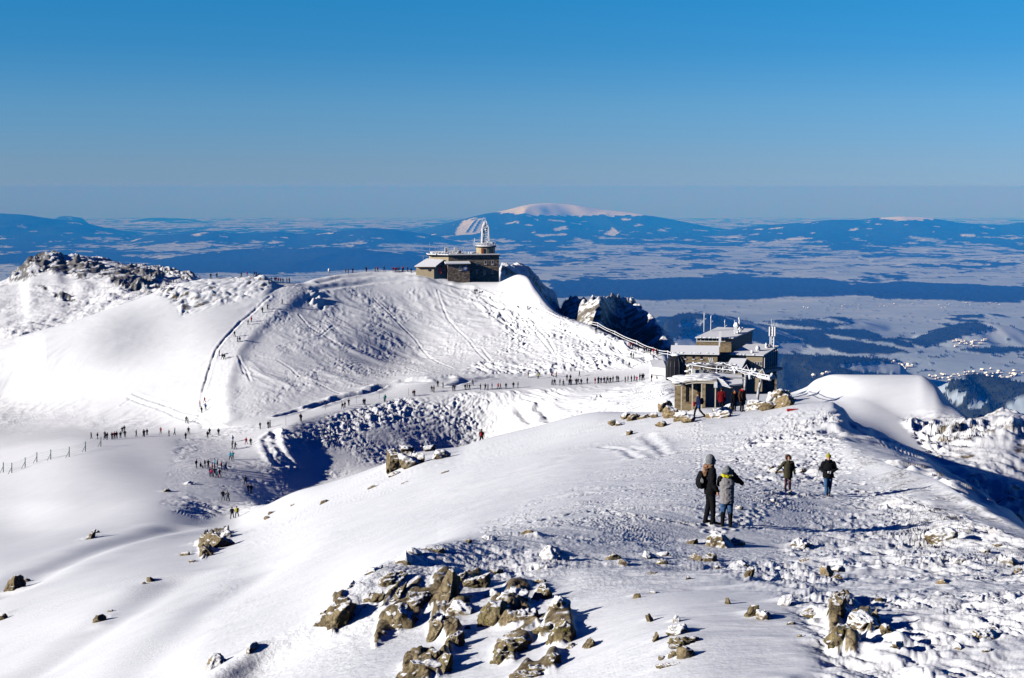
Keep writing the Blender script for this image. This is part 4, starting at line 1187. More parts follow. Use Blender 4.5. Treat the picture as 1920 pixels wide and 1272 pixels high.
# ------------------------------------------------------------------ buildings, lift, masts, fence
class MB:
    """collects boxes, prisms, tubes in a local frame and links them as one mesh"""
    def __init__(self):
        self.bm = bmesh.new()
    def hexa(self, c):
        vs = [self.bm.verts.new(p) for p in c]
        for f in ((0, 3, 2, 1), (4, 5, 6, 7), (0, 1, 5, 4), (1, 2, 6, 5), (2, 3, 7, 6), (3, 0, 4, 7)):
            self.bm.faces.new([vs[i] for i in f])
        return self
    def box(self, x0, x1, y0, y1, z0, z1):
        return self.hexa([(x0, y0, z0), (x1, y0, z0), (x1, y1, z0), (x0, y1, z0), (x0, y0, z1), (x1, y0, z1), (x1, y1, z1), (x0, y1, z1)])
    def slab(self, x0, x1, y0, y1, zs, t):
        """box with a tilted top: heights zs at the four corners (front left, front right, back right, back left)"""
        a, b, c, d = zs
        return self.hexa([(x0, y0, a - t), (x1, y0, b - t), (x1, y1, c - t), (x0, y1, d - t), (x0, y0, a), (x1, y0, b), (x1, y1, c), (x0, y1, d)])
    def prism(self, pts, z0, z1):
        n = len(pts)
        lo = [self.bm.verts.new((x, y, z0)) for x, y in pts]
        hi = [self.bm.verts.new((x, y, z1)) for x, y in pts]
        self.bm.faces.new(lo[::-1])
        self.bm.faces.new(hi)
        for i in range(n):
            j = (i + 1) % n
            self.bm.faces.new((lo[i], lo[j], hi[j], hi[i]))
        return self
    def ring(self, rings, cap=True):
        L = [[self.bm.verts.new(p) for p in r] for r in rings]
        n = len(L[0])
        for a, b in zip(L[:-1], L[1:]):
            for i in range(n):
                j = (i + 1) % n
                self.bm.faces.new((a[i], a[j], b[j], b[i]))
        if cap:
            self.bm.faces.new(L[0][::-1])
            self.bm.faces.new(L[-1])
        return self
    def tube(self, pts, r, n=6):
        pts = [Vector(p) for p in pts]
        rr = r if isinstance(r, (list, tuple)) else [r] * len(pts)
        rings = []
        for i, p in enumerate(pts):
            d = (pts[min(i + 1, len(pts) - 1)] - pts[max(i - 1, 0)]).normalized()
            a = d.cross(Vector((0.13, 0.31, 0.94)) if abs(d.z) < 0.9 else Vector((1, 0.1, 0))).normalized()
            b = d.cross(a)
            rings.append([p + (a * math.cos(2 * math.pi * k / n) + b * math.sin(2 * math.pi * k / n)) * rr[i] for k in range(n)])
        return self.ring(rings)
    def cyl(self, x, y, z0, z1, r, n=20, r2=None):
        r2 = r if r2 is None else r2
        return self.ring([[(x + rr * math.cos(2 * math.pi * k / n), y + rr * math.sin(2 * math.pi * k / n), z) for k in range(n)] for rr, z in ((r, z0), (r2, z1))])
    def lump(self, x, y, z, rx, ry, rz, seed=0, sub=2):
        m = Matrix.Translation((x, y, z)) @ Matrix.Diagonal((rx, ry, rz, 1))
        g = bmesh.ops.create_icosphere(self.bm, subdivisions=sub, radius=1.0, matrix=m)
        for v in g['verts']:
            d = mnoise.noise(Vector(v.co) * (1.7 / max(rx, ry, rz)) + Vector((seed, 0, 0)))
            v.co += (v.co - Vector((x, y, z))) * d * 0.35
        return self
    def build(self, name, mat, parent=None, smooth=False):
        bmesh.ops.recalc_face_normals(self.bm, faces=self.bm.faces)
        me = bpy.data.meshes.new(name)
        self.bm.to_mesh(me)
        self.bm.free()
        if smooth:
            me.polygons.foreach_set('use_smooth', np.ones(len(me.polygons), bool))
        me.materials.append(mat)
        o = bpy.data.objects.new(name, me)
        COL.objects.link(o)
        if parent:
            o.parent = parent
        return o

def empty(name, loc, rz=0.0, label=None, cat=None, group=None):
    o = bpy.data.objects.new(name, None)
    o.empty_display_size = 0.5
    COL.objects.link(o)
    o.location = loc
    o.rotation_euler = (0, 0, rz)
    if label:
        tag(o, label, cat, group)
    return o

def plain(name, color, rough=0.7, noise=0.0, scale=4.0, metal=0.0, spec=0.3):
    m, nt, b = new_mat(name)
    if noise:
        geo = nt.nodes.new('ShaderNodeTexCoord')
        n = tex(nt, geo.outputs['Object'], scale, 5, 0.65)
        c = ramp(nt, n.outputs['Fac'], [(0.3, tuple(max(0, x * (1 - noise)) for x in color)), (0.7, tuple(min(1, x * (1 + noise)) for x in color))])
        nt.links.new(c, b.inputs['Base Color'])
    else:
        b.inputs['Base Color'].default_value = (*color, 1)
    b.inputs['Roughness'].default_value = rough
    b.inputs['Metallic'].default_value = metal
    b.inputs['Specular IOR Level'].default_value = spec
    return m

def stone(name, c0, c1, c2, scale, mortar=(0.3, 0.27, 0.22), frost=0.0):
    """rubble masonry with mortar joints and a dusting of frost"""
    m, nt, b = new_mat(name)
    co = nt.nodes.new('ShaderNodeTexCoord')
    mp = nt.nodes.new('ShaderNodeMapping')
    mp.inputs['Scale'].default_value = (1, 1, 1.7)
    nt.links.new(co.outputs['Object'], mp.inputs['Vector'])
    v = nt.nodes.new('ShaderNodeTexVoronoi')
    v.inputs['Scale'].default_value = scale
    nt.links.new(mp.outputs[0], v.inputs['Vector'])
    sep = nt.nodes.new('ShaderNodeSeparateColor')
    nt.links.new(v.outputs['Color'], sep.inputs[0])
    c = ramp(nt, sep.outputs[0], [(0.0, c0), (0.5, c1), (1.0, c2)])
    e = nt.nodes.new('ShaderNodeTexVoronoi')
    e.feature = 'DISTANCE_TO_EDGE'
    e.inputs['Scale'].default_value = scale
    nt.links.new(mp.outputs[0], e.inputs['Vector'])
    c = mixc(nt, maprange(nt, e.outputs['Distance'], 0.04, 0.09), mortar, c)
    if frost:
        n = tex(nt, co.outputs['Object'], 1.6, 7, 0.75)
        c = mixc(nt, maprange(nt, n.outputs['Fac'], 0.66 - 0.1 * frost, 0.74 - 0.1 * frost), c, SNOW)
    nt.links.new(c, b.inputs['Base Color'])
    b.inputs['Roughness'].default_value = 0.9
    b.inputs['Specular IOR Level'].default_value = 0.1
    bp = nt.nodes.new('ShaderNodeBump')
    bp.inputs['Strength'].default_value = 0.6
    bp.inputs['Distance'].default_value = 0.06
    nt.links.new(e.outputs['Distance'], bp.inputs['Height'])
    nt.links.new(bp.outputs[0], b.inputs['Normal'])
    return m

M = {
    'snow': plain('snow', SNOW, 0.6, 0.04, 1.5, 0, 0.2),
    'frost': plain('rime_frost', (0.78, 0.79, 0.82), 0.8, 0.12, 3.0, 0, 0.1),
    'frostdark': plain('half_frosted_steel', (0.42, 0.42, 0.43), 0.8, 0.75, 2.2, 0, 0.1),
    'stone': stone('rubble_wall_dark', (0.09, 0.065, 0.045), (0.21, 0.15, 0.10), (0.38, 0.30, 0.21), 1.5, (0.16, 0.13, 0.10), 0.25),
    'stonetan': stone('rubble_wall_tan', (0.17, 0.12, 0.065), (0.27, 0.20, 0.11), (0.36, 0.28, 0.17), 1.6, (0.30, 0.24, 0.15), 0.1),
    'plaster': plain('tan_plaster', (0.42, 0.34, 0.22), 0.9, 0.1, 1.0),
    'white': plain('white_paint', (0.78, 0.78, 0.76), 0.6, 0.05, 2.0),
    'cream': plain('cream_beam', (0.62, 0.56, 0.45), 0.8, 0.12, 2.0),
    'dark': plain('dark_trim', (0.012, 0.012, 0.014), 0.8, 0, 1, 0, 0.1),
    'glass': plain('window_glass', (0.015, 0.018, 0.025), 0.15, 0, 1, 0, 0.5),
    'brown': plain('brown_timber', (0.10, 0.05, 0.025), 0.8, 0.2, 3.0),
    'orange': plain('orange_panel', (0.42, 0.15, 0.04), 0.7),
    'red': plain('red_paint', (0.45, 0.02, 0.02), 0.6),
    'blue': plain('blue_sign', (0.02, 0.08, 0.35), 0.5),
    'grey': plain('grey_sheet', (0.35, 0.36, 0.38), 0.6, 0.1, 2.0),
    'steel': plain('galvanised_steel', (0.30, 0.30, 0.31), 0.5, 0.2, 3.0, 0.3),
    'cladding': plain('dark_blue_cladding', (0.05, 0.06, 0.08), 0.5, 0.2, 1.0),
    'wood': plain('weathered_wood', (0.20, 0.14, 0.08), 0.9, 0.3, 4.0),
    'green': plain('green_net', (0.05, 0.16, 0.12), 0.8),
    'rope': plain('rope', (0.25, 0.27, 0.27), 0.9),
}

def window(parent, x, z, w, h, y=0.0, axis='y', frame='white', sill=True, cross=False):
    """a window in the wall plane y (or x when axis == 'x'): frame > pane, sill"""
    t = 0.07
    f = MB()
    def bx(m, a0, a1, d0, d1, z0, z1):
        if axis == 'y':
            m.box(a0, a1, d0, d1, z0, z1)
        else:
            m.box(d0, d1, a0, a1, z0, z1)
    s_ = -1 if axis == 'y' else 1
    d0, d1 = sorted((y + s_ * 0.05, y - s_ * 0.10))
    bx(f, x, x + t, d0, d1, z, z + h)
    bx(f, x + w - t, x + w, d0, d1, z, z + h)
    bx(f, x + t, x + w - t, d0, d1, z, z + t)
    bx(f, x + t, x + w - t, d0, d1, z + h - t, z + h)
    if cross:
        bx(f, x + w / 2 - 0.03, x + w / 2 + 0.03, d0, d1, z + t, z + h - t)
        bx(f, x + t, x + w / 2 - 0.03, d0, d1, z + h * 0.55, z + h * 0.55 + 0.06)
        bx(f, x + w / 2 + 0.03, x + w - t, d0, d1, z + h * 0.55, z + h * 0.55 + 0.06)
    fr = f.build('window', M[frame], parent)
    p = MB()
    d0, d1 = sorted((y + s_ * 0.02, y - s_ * 0.08))
    bx(p, x + t, x + w - t, d0, d1, z + t, z + h - t)
    p.build('pane', M['glass'], fr)
    if sill:
        q = MB()
        d0, d1 = sorted((y + s_ * 0.22, y + s_ * 0.0))
        bx(q, x - 0.08, x + w + 0.08, d0, d1, z - 0.16, z - 0.003)
        q.build('sill', M['snow'], fr)
    return fr

# ---- stone observatory on the summit (local metres: x right, y away, z up; origin at the foot of its main wall)
r_ob = 481.0
mp_ = r_ob / FPX
P0 = at(841, 527, r_ob)
ob = empty('observatory', P0, math.radians(9.0), 'dark stone observatory with a round tower and a frosted mast on the snowy summit', 'observatory')
def X(u): return (u - 841) * mp_
def Zv(v): return (527 - v) * mp_
LO = -6.0
wall = MB().box(0, X(937), 0, 10, LO, Zv(480.5)).build('main_wall', M['stone'], ob)
MB().prism([(-0.002, 0.02), (-0.002, 9.5), (X(809), 8.2), (X(809), 4.2)], LO + 2, Zv(481)).build('side_wing', M['plaster'], ob)
MB().prism([(X(938.5), -0.7), (X(938.5), 10.6), (X(804), 9.6), (X(804), 3.4), (X(840), -0.7)], Zv(480.4), Zv(478.6)).build('roof_edge', M['dark'], ob)
rs = MB().prism([(X(938), -0.6), (X(938), 10.5), (X(804.5), 9.5), (X(804.5), 3.5), (X(840), -0.6)], Zv(478.5), Zv(477))
rs.slab(X(812), X(868), 3.0, 9.0, (Zv(476.5), Zv(476), Zv(472), Zv(473.5)), 0.5)
rs.build('roof_snow', M['snow'], ob)
for u, v in ((893, 497), (909, 496), (922.5, 496)):
    window(ob, X(u), Zv(v), 0.75, 1.25, 0.0, frame='white')
for u, v in ((907, 514.5), (922.5, 514)):
    window(ob, X(u), Zv(v), 0.72, 1.1, 0.0, frame='white')
MB().box(X(893), X(896), -0.06, 0.08, Zv(514), Zv(506)).build('door', M['grey'], ob)
# front annex with the round emblem
an = MB().box(X(837.5), X(878.5), -3.6, -0.003, LO, Zv(494.6)).build('annex_wall', M['stone'], ob)
ar = MB().slab(X(833), X(880.5), -4.2, 0.5, (Zv(494.4), Zv(494), Zv(491.4), Zv(491.6)), 0.25).build('annex_roof', M['dark'], ob)
MB().slab(X(833), X(880), -4.15, 0.4, (Zv(492.6), Zv(492.8), Zv(489.8), Zv(490)), 0.3).build('snow_cover', M['snow'], ar)
window(ob, X(858.5), Zv(506), 0.75, 1.3, -3.6)
sg = MB().box(X(866.3), X(874.5), -3.72, -3.603, Zv(507), Zv(498)).build('emblem_board', M['blue'], ob)
em = MB()
cx, cz, rr = X(870.4), Zv(502.5), 0.52
for k in range(20):                       # white swirl on the blue board
    a0, a1 = 2 * math.pi * k / 20, 2 * math.pi * (k + 1) / 20
    em.hexa([(cx + rr * 0.82 * math.cos(a), -3.76 + dy, cz + rr * 0.82 * math.sin(a)) if q else (cx + rr * math.cos(a), -3.76 + dy, cz + rr * math.sin(a))
             for dy in (0, 0.035) for a, q in ((a0, 0), (a1, 0), (a1, 1), (a0, 1))])
em.hexa([(cx + dx, -3.76 + dy, cz + dz_) for dy in (0, 0.035) for dx, dz_ in ((-0.36, -0.1), (-0.05, -0.34), (0.34, 0.08), (0.05, 0.3))])
em.build('emblem', M['white'], sg)
# low wing with a shed roof on the left
lw = MB().prism([(X(779.5), -1.0), (X(812), -3.0), (X(837), -1.2), (X(837), 3.0), (X(790), 4.5)], LO + 1, Zv(500)).build('entrance_wing', M['plaster'], ob)
MB().hexa([(X(776), -1.8, Zv(499.6)), (X(815), -4.0, Zv(499.2)), (X(833), 0.5, Zv(489.5)), (X(803), 4.8, Zv(488)),
           (X(776), -1.8, Zv(498.2)), (X(815), -4.0, Zv(497.6)), (X(833), 0.5, Zv(487.2)), (X(803), 4.8, Zv(485.6))]).build('entrance_roof', M['snow'], ob)
MB().hexa([(X(775.5), -1.95, Zv(500.6)), (X(815), -4.15, Zv(500.4)), (X(832), 0.2, Zv(493.5)), (X(803), 4.6, Zv(492)),
           (X(775.5), -1.95, Zv(499.7)), (X(815), -4.15, Zv(499.3)), (X(832), 0.2, Zv(490.5)), (X(803), 4.6, Zv(489))]).build('eaves', M['brown'], ob)
for u in (801, 806):
    d_ = MB().box(X(u), X(u + 3.6), -2.75, -2.2, Zv(507), Zv(502.2)).build('window', M['glass'], ob)
MB().box(X(821.5), X(826.5), -2.62, -1.9, Zv(512), Zv(500.5)).build('door', M['red'], ob)
MB().box(X(832), X(836), -1.75, -1.2, Zv(508), Zv(499)).build('side_panel', M['orange'], ob)
# round lookout tower
tx, ty = X(915), 4.6
tw = MB().cyl(tx, ty, Zv(478), Zv(465.3), X(933) - tx, 28).build('tower_wall', M['plaster'], ob)
MB().box(X(904), X(908.5), ty - 3.4, ty - 2.6, Zv(476.6), Zv(466.6)).build('door', M['orange'], ob)
MB().prism([(tx + 2.05 * 1.0, ty - 2.72), (tx + 2.95, ty - 1.6), (tx + 2.7, ty - 1.2), (tx + 1.8, ty - 2.3)], Zv(475), Zv(467.5)).build('window', M['glass'], ob)
MB().cyl(tx, ty, Zv(465.2), Zv(463.2), X(935) - tx, 28).build('tower_roof', M['dark'], ob)
MB().cyl(tx, ty, Zv(463.1), Zv(461.2), X(935.5) - tx, 28, X(933) - tx).build('snow_cap', M['snow'], ob)
rl = MB()
for k in range(20):
    a = 2 * math.pi * k / 20
    px_, py_ = tx + 3.4 * math.cos(a), ty + 3.4 * math.sin(a)
    rl.tube([(px_, py_, Zv(461.5)), (px_, py_, Zv(457))], 0.07, 5)
for zz in (Zv(457), Zv(459)):
    rl.tube([(tx + 3.4 * math.cos(2 * math.pi * k / 28), ty + 3.4 * math.sin(2 * math.pi * k / 28), zz) for k in range(29)], 0.08, 5)
rl.build('railing', M['frost'], ob)
# lattice mast, thick with rime
ms = MB()
mx, my = X(914.5), ty
for sx in (-1, 1):
    for sy in (-1, 1):
        ms.tube([(mx + sx * 1.25, my + sy * 1.25, Zv(461)), (mx + sx * 1.05, my + sy * 1.05, Zv(430)), (mx + sx * 0.55, my + sy * 0.55, Zv(420)), (mx + sx * 0.2, my + sy * 0.2, Zv(415.5))], [0.17, 0.16, 0.13, 0.10], 7)
for k in range(9):
    z0, z1 = Zv(460 - 4.2 * k), Zv(460 - 4.2 * (k + 1))
    w = 1.2 - 0.02 * k if k < 7 else 0.8
    for sy in (-1, 1):
        ms.tube([(mx - w, my + sy * w, z0), (mx + w, my + sy * w, z1)], 0.10, 5)
        ms.tube([(mx + sy * w, my - w, z0), (mx + sy * w, my + w, z1)], 0.10, 5)
for k in range(8):
    rnd = random.Random(k)
    ms.lump(mx + rnd.uniform(-1.1, 1.1), my + rnd.uniform(-1, 1), Zv(457 - k * 5), 0.42, 0.35, 0.75, k, 1)
ms.tube([(mx, my, Zv(420)), (mx, my, Zv(412.5))], 0.1, 5)
ms.build('mast', M['frost'], ob)
for (u, h, r_) in ((893.5, 15, 0.12), (897, 6, 0.15), (932, 7, 0.12), (891, 9, 0.08)):
    MB().tube([(X(u), ty - 1, Zv(463)), (X(u), ty - 1, Zv(463 - h))], r_, 5).build('antenna', M['frost'], ob)
for u, h in ((808, 21), (819, 14), (823, 12), (842, 12), (868, 14), (872, 15), (796, 8)):
    y_ = 4 if u < 835 else 3
    a = MB()
    a.tube([(X(u), y_, Zv(477 if u > 800 else 489)), (X(u), y_, Zv(477 - h if u > 800 else 489 - h))], 0.06, 5)
    a.tube([(X(u) - 0.5, y_, Zv(477 - h * 0.6 if u > 800 else 485)), (X(u) + 0.5, y_, Zv(477 - h * 0.6 if u > 800 else 485))], 0.05, 5)
    a.build('antenna', M['frostdark'], ob)
for u in (841, 858.5):
    MB().box(X(u) - 0.55, X(u) + 0.55, 5, 6.1, Zv(474), Zv(465.5)).build('roof_cabinet', M['white'], ob)
MB().box(X(863), X(867), 3.0, 3.8, Zv(477), Zv(471.5)).build('chimney', M['brown'], ob)
rj = MB()
for k in range(24):
    rnd = random.Random(90 + k)
    rj.lump(X(rnd.uniform(812, 895)), rnd.uniform(1, 5), Zv(476), 0.22, 0.22, rnd.uniform(0.3, 0.8), k, 1)
rj.build('rime_lumps', M['frost'], ob, True)

# ---- cable car station
r_st = 330.0
mp2 = r_st / FPX
P1 = at(1345, 735, r_st)
st = empty('cable_car_station', P1, math.radians(-8.0), 'snow covered stone cable car station with several roofs behind the chairlift', 'station')
def X2(u): return (u - 1345) * mp2
def Z2(v): return (735 - v) * mp2
# left stone block
MB().box(X2(1265), X2(1344), -4, 6, Z2(740), Z2(659)).build('west_wall', M['stonetan'], st)
MB().slab(X2(1257), X2(1347), -4.8, -0.4, (Z2(657.6), Z2(657.2), Z2(646.6), Z2(647)), 0.35).build('west_roof', M['snow'], st)
MB().slab(X2(1258), X2(1346.5), -4.65, -0.5, (Z2(659), Z2(658.9), Z2(650), Z2(650)), 0.2).build('eaves', M['dark'], st)
for u in (1282, 1297.5, 1312.6):
    window(st, X2(u), Z2(669), 0.5, 0.68, -4.0, frame='dark')
window(st, X2(1312.6), Z2(683), 0.52, 0.65, -4.0, frame='dark')
eb = MB()
for k in range(3):
    x0 = X2(1329 + 3.1 * k)
    eb.hexa([(x0 + a, -4.06 + d, Z2(674) + b_) for d in (0, 0.05) for a, b_ in ((0, 0), (0.22, 0), (0.22 - 0.25, 0.95), (-0.25, 0.95))])
eb.build('emblem', M['white'], st)
ch = MB().box(X2(1263.5), X2(1268.5), 2.5, 3.2, Z2(655), Z2(646.2)).build('vent', M['frost'], st)
# central block with the window band
MB().box(X2(1303), X2(1372), 8.0, 17, Z2(735), Z2(645.2)).build('central_wall', M['stonetan'], st)
MB().box(X2(1349), X2(1370), 2.0, 7.997, Z2(735), Z2(646)).build('stair_wall', M['stonetan'], st)
MB().box(X2(1304), X2(1371.5), 8.2, 17, Z2(645.1), Z2(639.6)).build('window_band', M['glass'], st)
mu = MB()
for k in range(9):
    u = 1304 + 7.5 * k
    mu.box(X2(u), X2(u + 1.1), 8.05, 8.18, Z2(645), Z2(639.7))
mu.box(X2(1303.4), X2(1372), 7.8, 8.03, Z2(646.6), Z2(645.2))
mu.build('mullions', M['white'], st)
MB().hexa([(X2(1301), 7.2, Z2(639.5)), (X2(1374), 7.2, Z2(639.5)), (X2(1418), 19, Z2(632)), (X2(1345), 19, Z2(630)),
           (X2(1301), 7.2, Z2(637.8)), (X2(1374), 7.2, Z2(637.8)), (X2(1418), 19, Z2(629)), (X2(1345), 19, Z2(626.5))]).build('central_roof', M['snow'], st)
MB().hexa([(X2(1372.3), 8.1, Z2(700)), (X2(1410), 17, Z2(700)), (X2(1410), 18.5, Z2(700)), (X2(1372.3), 17, Z2(700)),
           (X2(1372.3), 8.1, Z2(640)), (X2(1413), 17, Z2(633)), (X2(1413), 18.5, Z2(633)), (X2(1372.3), 17, Z2(634))]).build('east_gable', M['cladding'], st)
MB().box(X2(1346.5), X2(1351), 6.2, 7.0, Z2(655), Z2(624.5)).build('chimney', M['frost'], st)
tt = MB()
tt.box(X2(1376), X2(1383), 12, 13, Z2(633), Z2(620))
tt.lump(X2(1380), 12.5, Z2(619), 0.7, 0.7, 0.9, 1, 2)
tt.tube([(X2(1385), 12.5, Z2(630)), (X2(1386), 12.5, Z2(606))], [0.4, 0.14], 7)
tt.lump(X2(1385.5), 12.5, Z2(604.5), 0.24, 0.24, 0.32, 3, 2)
for k in range(10):
    rnd = random.Random(k + 40)
    tt.lump(X2(1380 + rnd.uniform(-3, 14)), 12.5 + rnd.uniform(-1, 1), Z2(624 - rnd.uniform(-6, 8) + abs(k - 4)), 0.35, 0.35, 0.45, k, 1)
tt.tube([(X2(1377), 12.5, Z2(620)), (X2(1377), 12.5, Z2(608))], 0.08, 5)
tt.build('rooftop_turret', M['frost'], st)
for u, v0, v1, r_ in ((1317.8, 633, 595, 0.11), (1331, 630, 600, 0.10), (1358, 626, 608, 0.07)):
    a = MB().tube([(X2(u), 14, Z2(v0)), (X2(u), 14, Z2(v1))], r_, 6)
    a.tube([(X2(u), 14, Z2(v1 + 14)), (X2(u + 4), 14, Z2(v1 + 11))], 0.06, 5)
    a.lump(X2(u), 14, Z2(v1 + 4), 0.16, 0.16, 0.5, 2, 1)
    a.build('antenna', M['frost'], st)
# east hall with dark ribbed side
MB().box(X2(1398), X2(1428.5), 0.5, 12, Z2(740), Z2(664.6)).build('hall_wall', M['plaster'], st)
MB().hexa([(X2(1368), 0.0, Z2(664.5)), (X2(1430), 0.0, Z2(665.5)), (X2(1462), 10.5, Z2(657)), (X2(1404), 10.5, Z2(653)),
           (X2(1368), 0.0, Z2(662.6)), (X2(1430), 0.0, Z2(663.4)), (X2(1462), 10.5, Z2(654.6)), (X2(1404), 10.5, Z2(649.5))]).build('hall_roof', M['snow'], st)
MB().hexa([(X2(1428.8), 0.55, Z2(692)), (X2(1459), 8, Z2(692)), (X2(1459), 10, Z2(692)), (X2(1428.8), 10, Z2(692)),
           (X2(1428.8), 0.55, Z2(665.8)), (X2(1459), 8, Z2(659)), (X2(1459), 10, Z2(659)), (X2(1428.8), 10, Z2(659))]).build('east_side', M['cladding'], st)
rb = MB()
for k in range(8):
    t = (k + 0.5) / 8
    x0 = X2(1428.8) + t * (X2(1459) - X2(1428.8))
    y0 = 0.55 + t * 7.45
    rb.box(x0, x0 + 0.22, y0 - 0.35, y0 + 0.1, Z2(691), Z2(665.5 - 6.5 * t))
rb.build('side_ribs', M['frost'], st)
MB().hexa([(X2(1429), 0.2, Z2(700)), (X2(1470), 9, Z2(700)), (X2(1470), 11, Z2(700)), (X2(1429), 10, Z2(700)),
           (X2(1429), 0.0, Z2(692.2)), (X2(1470), 8.8, Z2(697)), (X2(1470), 11, Z2(697)), (X2(1429), 10, Z2(692.2))]).build('platform', M['frostdark'], st)
MB().box(X2(1390), X2(1456), 2, 10, Z2(745), Z2(700.3)).build('platform_base', M['stone'], st)
for (u, v, w, h) in ((1413.5, 693, 1.5, 2.0), (1406.5, 683, 0.5, 0.8)):
    for i in range(3 if w > 1 else 1):
        for j in range(2 if w > 1 else 1):
            window(st, X2(u) + i * 0.62, Z2(v) + j * 1.1, 0.5, 0.9, 0.5, frame='white', sill=False)
MB().hexa([(X2(1358), -9.6, Z2(680.5)), (X2(1388), -9.6, Z2(681)), (X2(1398), -5.0, Z2(668)), (X2(1369), -5.0, Z2(668)),
           (X2(1358), -9.6, Z2(679)), (X2(1388), -9.6, Z2(679.5)), (X2(1398), -5.0, Z2(665.5)), (X2(1369), -5.0, Z2(665.5))]).build('dormer_roof', M['snow'], st)
MB().hexa([(X2(1389), -9.2, Z2(700)), (X2(1408), -7.2, Z2(700)), (X2(1408), -6.0, Z2(700)), (X2(1389), -6.0, Z2(700)),
           (X2(1389), -9.2, Z2(681.5)), (X2(1408), -7.2, Z2(684)), (X2(1399), -6.0, Z2(668.5)), (X2(1397), -6.0, Z2(668.5))]).build('dormer_gable', M['dark'], st)
MB().box(X2(1360), X2(1388.5), -8.8, -5.9, Z2(740), Z2(681.4)).build('dormer_wall', M['plaster'], st)
for u in (1363, 1370, 1377):
    MB().box(X2(u), X2(u + 5.4), -8.88, -8.803, Z2(688), Z2(682)).build('window', M['glass'], st)
sn = MB()
for (u, v, sx) in ((1420, 655, 0.5), (1421, 660, 0.6), (1437, 651, 0.35), (1438, 655, 0.45), (1409, 660, 0.35)):
    sn.lump(X2(u), 1.2 + (u - 1405) * 0.2, Z2(v), sx, sx, sx * 1.5, u % 7, 2)
sn.build('roof_rime', M['frost'], st, True)
# transmitter mast on the hall
mm = MB()
for k, (dx, dy) in enumerate(((-0.42, 0), (0.42, 0), (0, 0.5))):
    mm.tube([(X2(1448) + dx, 8 + dy, Z2(656)), (X2(1448) + dx, 8 + dy, Z2(616))], 0.16, 6)
for k in range(7):
    z_ = Z2(655 - 5.6 * k)
    mm.tube([(X2(1448) - 0.42, 8, z_), (X2(1448) + 0.42, 8, z_ + 0.6)], 0.07, 5)
for sx in (-0.62, 0.62, 0.1):
    mm.tube([(X2(1448) + sx, 7.8, Z2(634)), (X2(1448) + sx, 7.8, Z2(616))], 0.2, 7)
mm.tube([(X2(1446), 8, Z2(617)), (X2(1446), 8, Z2(602))], 0.05, 5)
mm.build('mast', M['frost'], st)
# dark rotunda beside the terrace
rt = MB()
ctr = (X2(1268), -9.0)
pts = [(ctr[0] + 1.9 * math.cos(a), ctr[1] + 1.7 * math.sin(a)) for a in [2 * math.pi * k / 12 for k in range(12)]]
rot_ = empty('entrance_rotunda', at(1267, 700, 318), 0, 'black glazed rotunda with a faceted rounded top beside the snow terrace', 'pavilion')
m318 = 318 / FPX
def rotring(r_, z_, n=14):
    return [(r_ * math.cos(2 * math.pi * k / n), r_ * math.sin(2 * math.pi * k / n), z_) for k in range(n)]
MB().ring([rotring(18.5 * m318, -1.5), rotring(19 * m318, 14 * m318), rotring(17 * m318, 24 * m318), rotring(12 * m318, 31 * m318), rotring(5 * m318, 34.5 * m318)]).build('shell', M['dark'], rot_)
fr_ = MB()
for k in range(14):
    a = 2 * math.pi * k / 14
    c_, s__ = math.cos(a), math.sin(a)
    fr_.tube([(18.7 * m318 * c_, 18.7 * m318 * s__, -1), (19.2 * m318 * c_, 19.2 * m318 * s__, 14 * m318), (17.2 * m318 * c_, 17.2 * m318 * s__, 24 * m318), (12.1 * m318 * c_, 12.1 * m318 * s__, 31.2 * m318)], 0.05, 4)
fr_.build('glazing_bars', M['cladding'], rot_)
MB().lump(0, 0, 34 * m318, 8 * m318, 8 * m318, 4 * m318, 4, 2).build('snow_cap', M['snow'], rot_, True)

# snow terrace wall left of the rotunda, and a rope fence climbing the slope above it
tr = MB()
T0 = at(1222, 700, 345)
m345 = 345 / FPX
tr.hexa([(0, 0, -14 * m345), (26 * m345, -2, -14 * m345), (26 * m345, 6, -14 * m345), (0, 6, -14 * m345),
         (0, 0, 12 * m345), (26 * m345, -2, 11 * m345), (26 * m345, 6, 20 * m345), (0, 6, 20 * m345)])
te = empty('snow_terrace', T0, 0, 'snow banked terrace wall between the rope fence and the black rotunda', 'terrace')
tr.build('terrace_wall', M['snow'], te)
MB().hexa([(-0.5, -0.4, -2 * m345), (26 * m345, -2.4, -3 * m345), (26 * m345, -2.003, -3 * m345), (-0.5, -0.003, -2 * m345),
           (-0.5, -0.4, 1 * m345), (26 * m345, -2.4, 0), (26 * m345, -2.003, 0), (-0.5, -0.003, 1 * m345)]).build('snow_ledge', M['frost'], te)
rope_px = [(1097, 598, 445), (1121, 606, 434), (1153, 622, 421), (1194, 640, 405), (1225, 653, 395), (1252, 659, 386), (1268, 661, 378)]
rf = empty('rope_fence', at(*rope_px[0]), 0, 'frosted rope fence on white posts along the edge of the slope', 'fence')
o0 = Vector(at(*rope_px[0]))
for i, (u, v, rr) in enumerate(rope_px):
    p = at(u, v, rr) - o0
    MB().tube([p + Vector((0, 0, -1.9)), p + Vector((0, 0, 0.25))], 0.09, 6).build('post', M['frost'], rf)
rp = MB()
for off in (0.0, -0.75):
    for (a, b_) in zip(rope_px[:-1], rope_px[1:]):
        pa, pb = at(*a) - o0, at(*b_) - o0
        pts = []
        for k in range(9):
            t = k / 8
            p = pa.lerp(pb, t)
            p.z += off - 1.1 * (0.25 - (t - 0.5) ** 2) * (1 if off == 0 else 0.6)
            pts.append(p)
        rp.tube(pts, 0.10, 6)
rp.build('rope', M['frost'], rf)

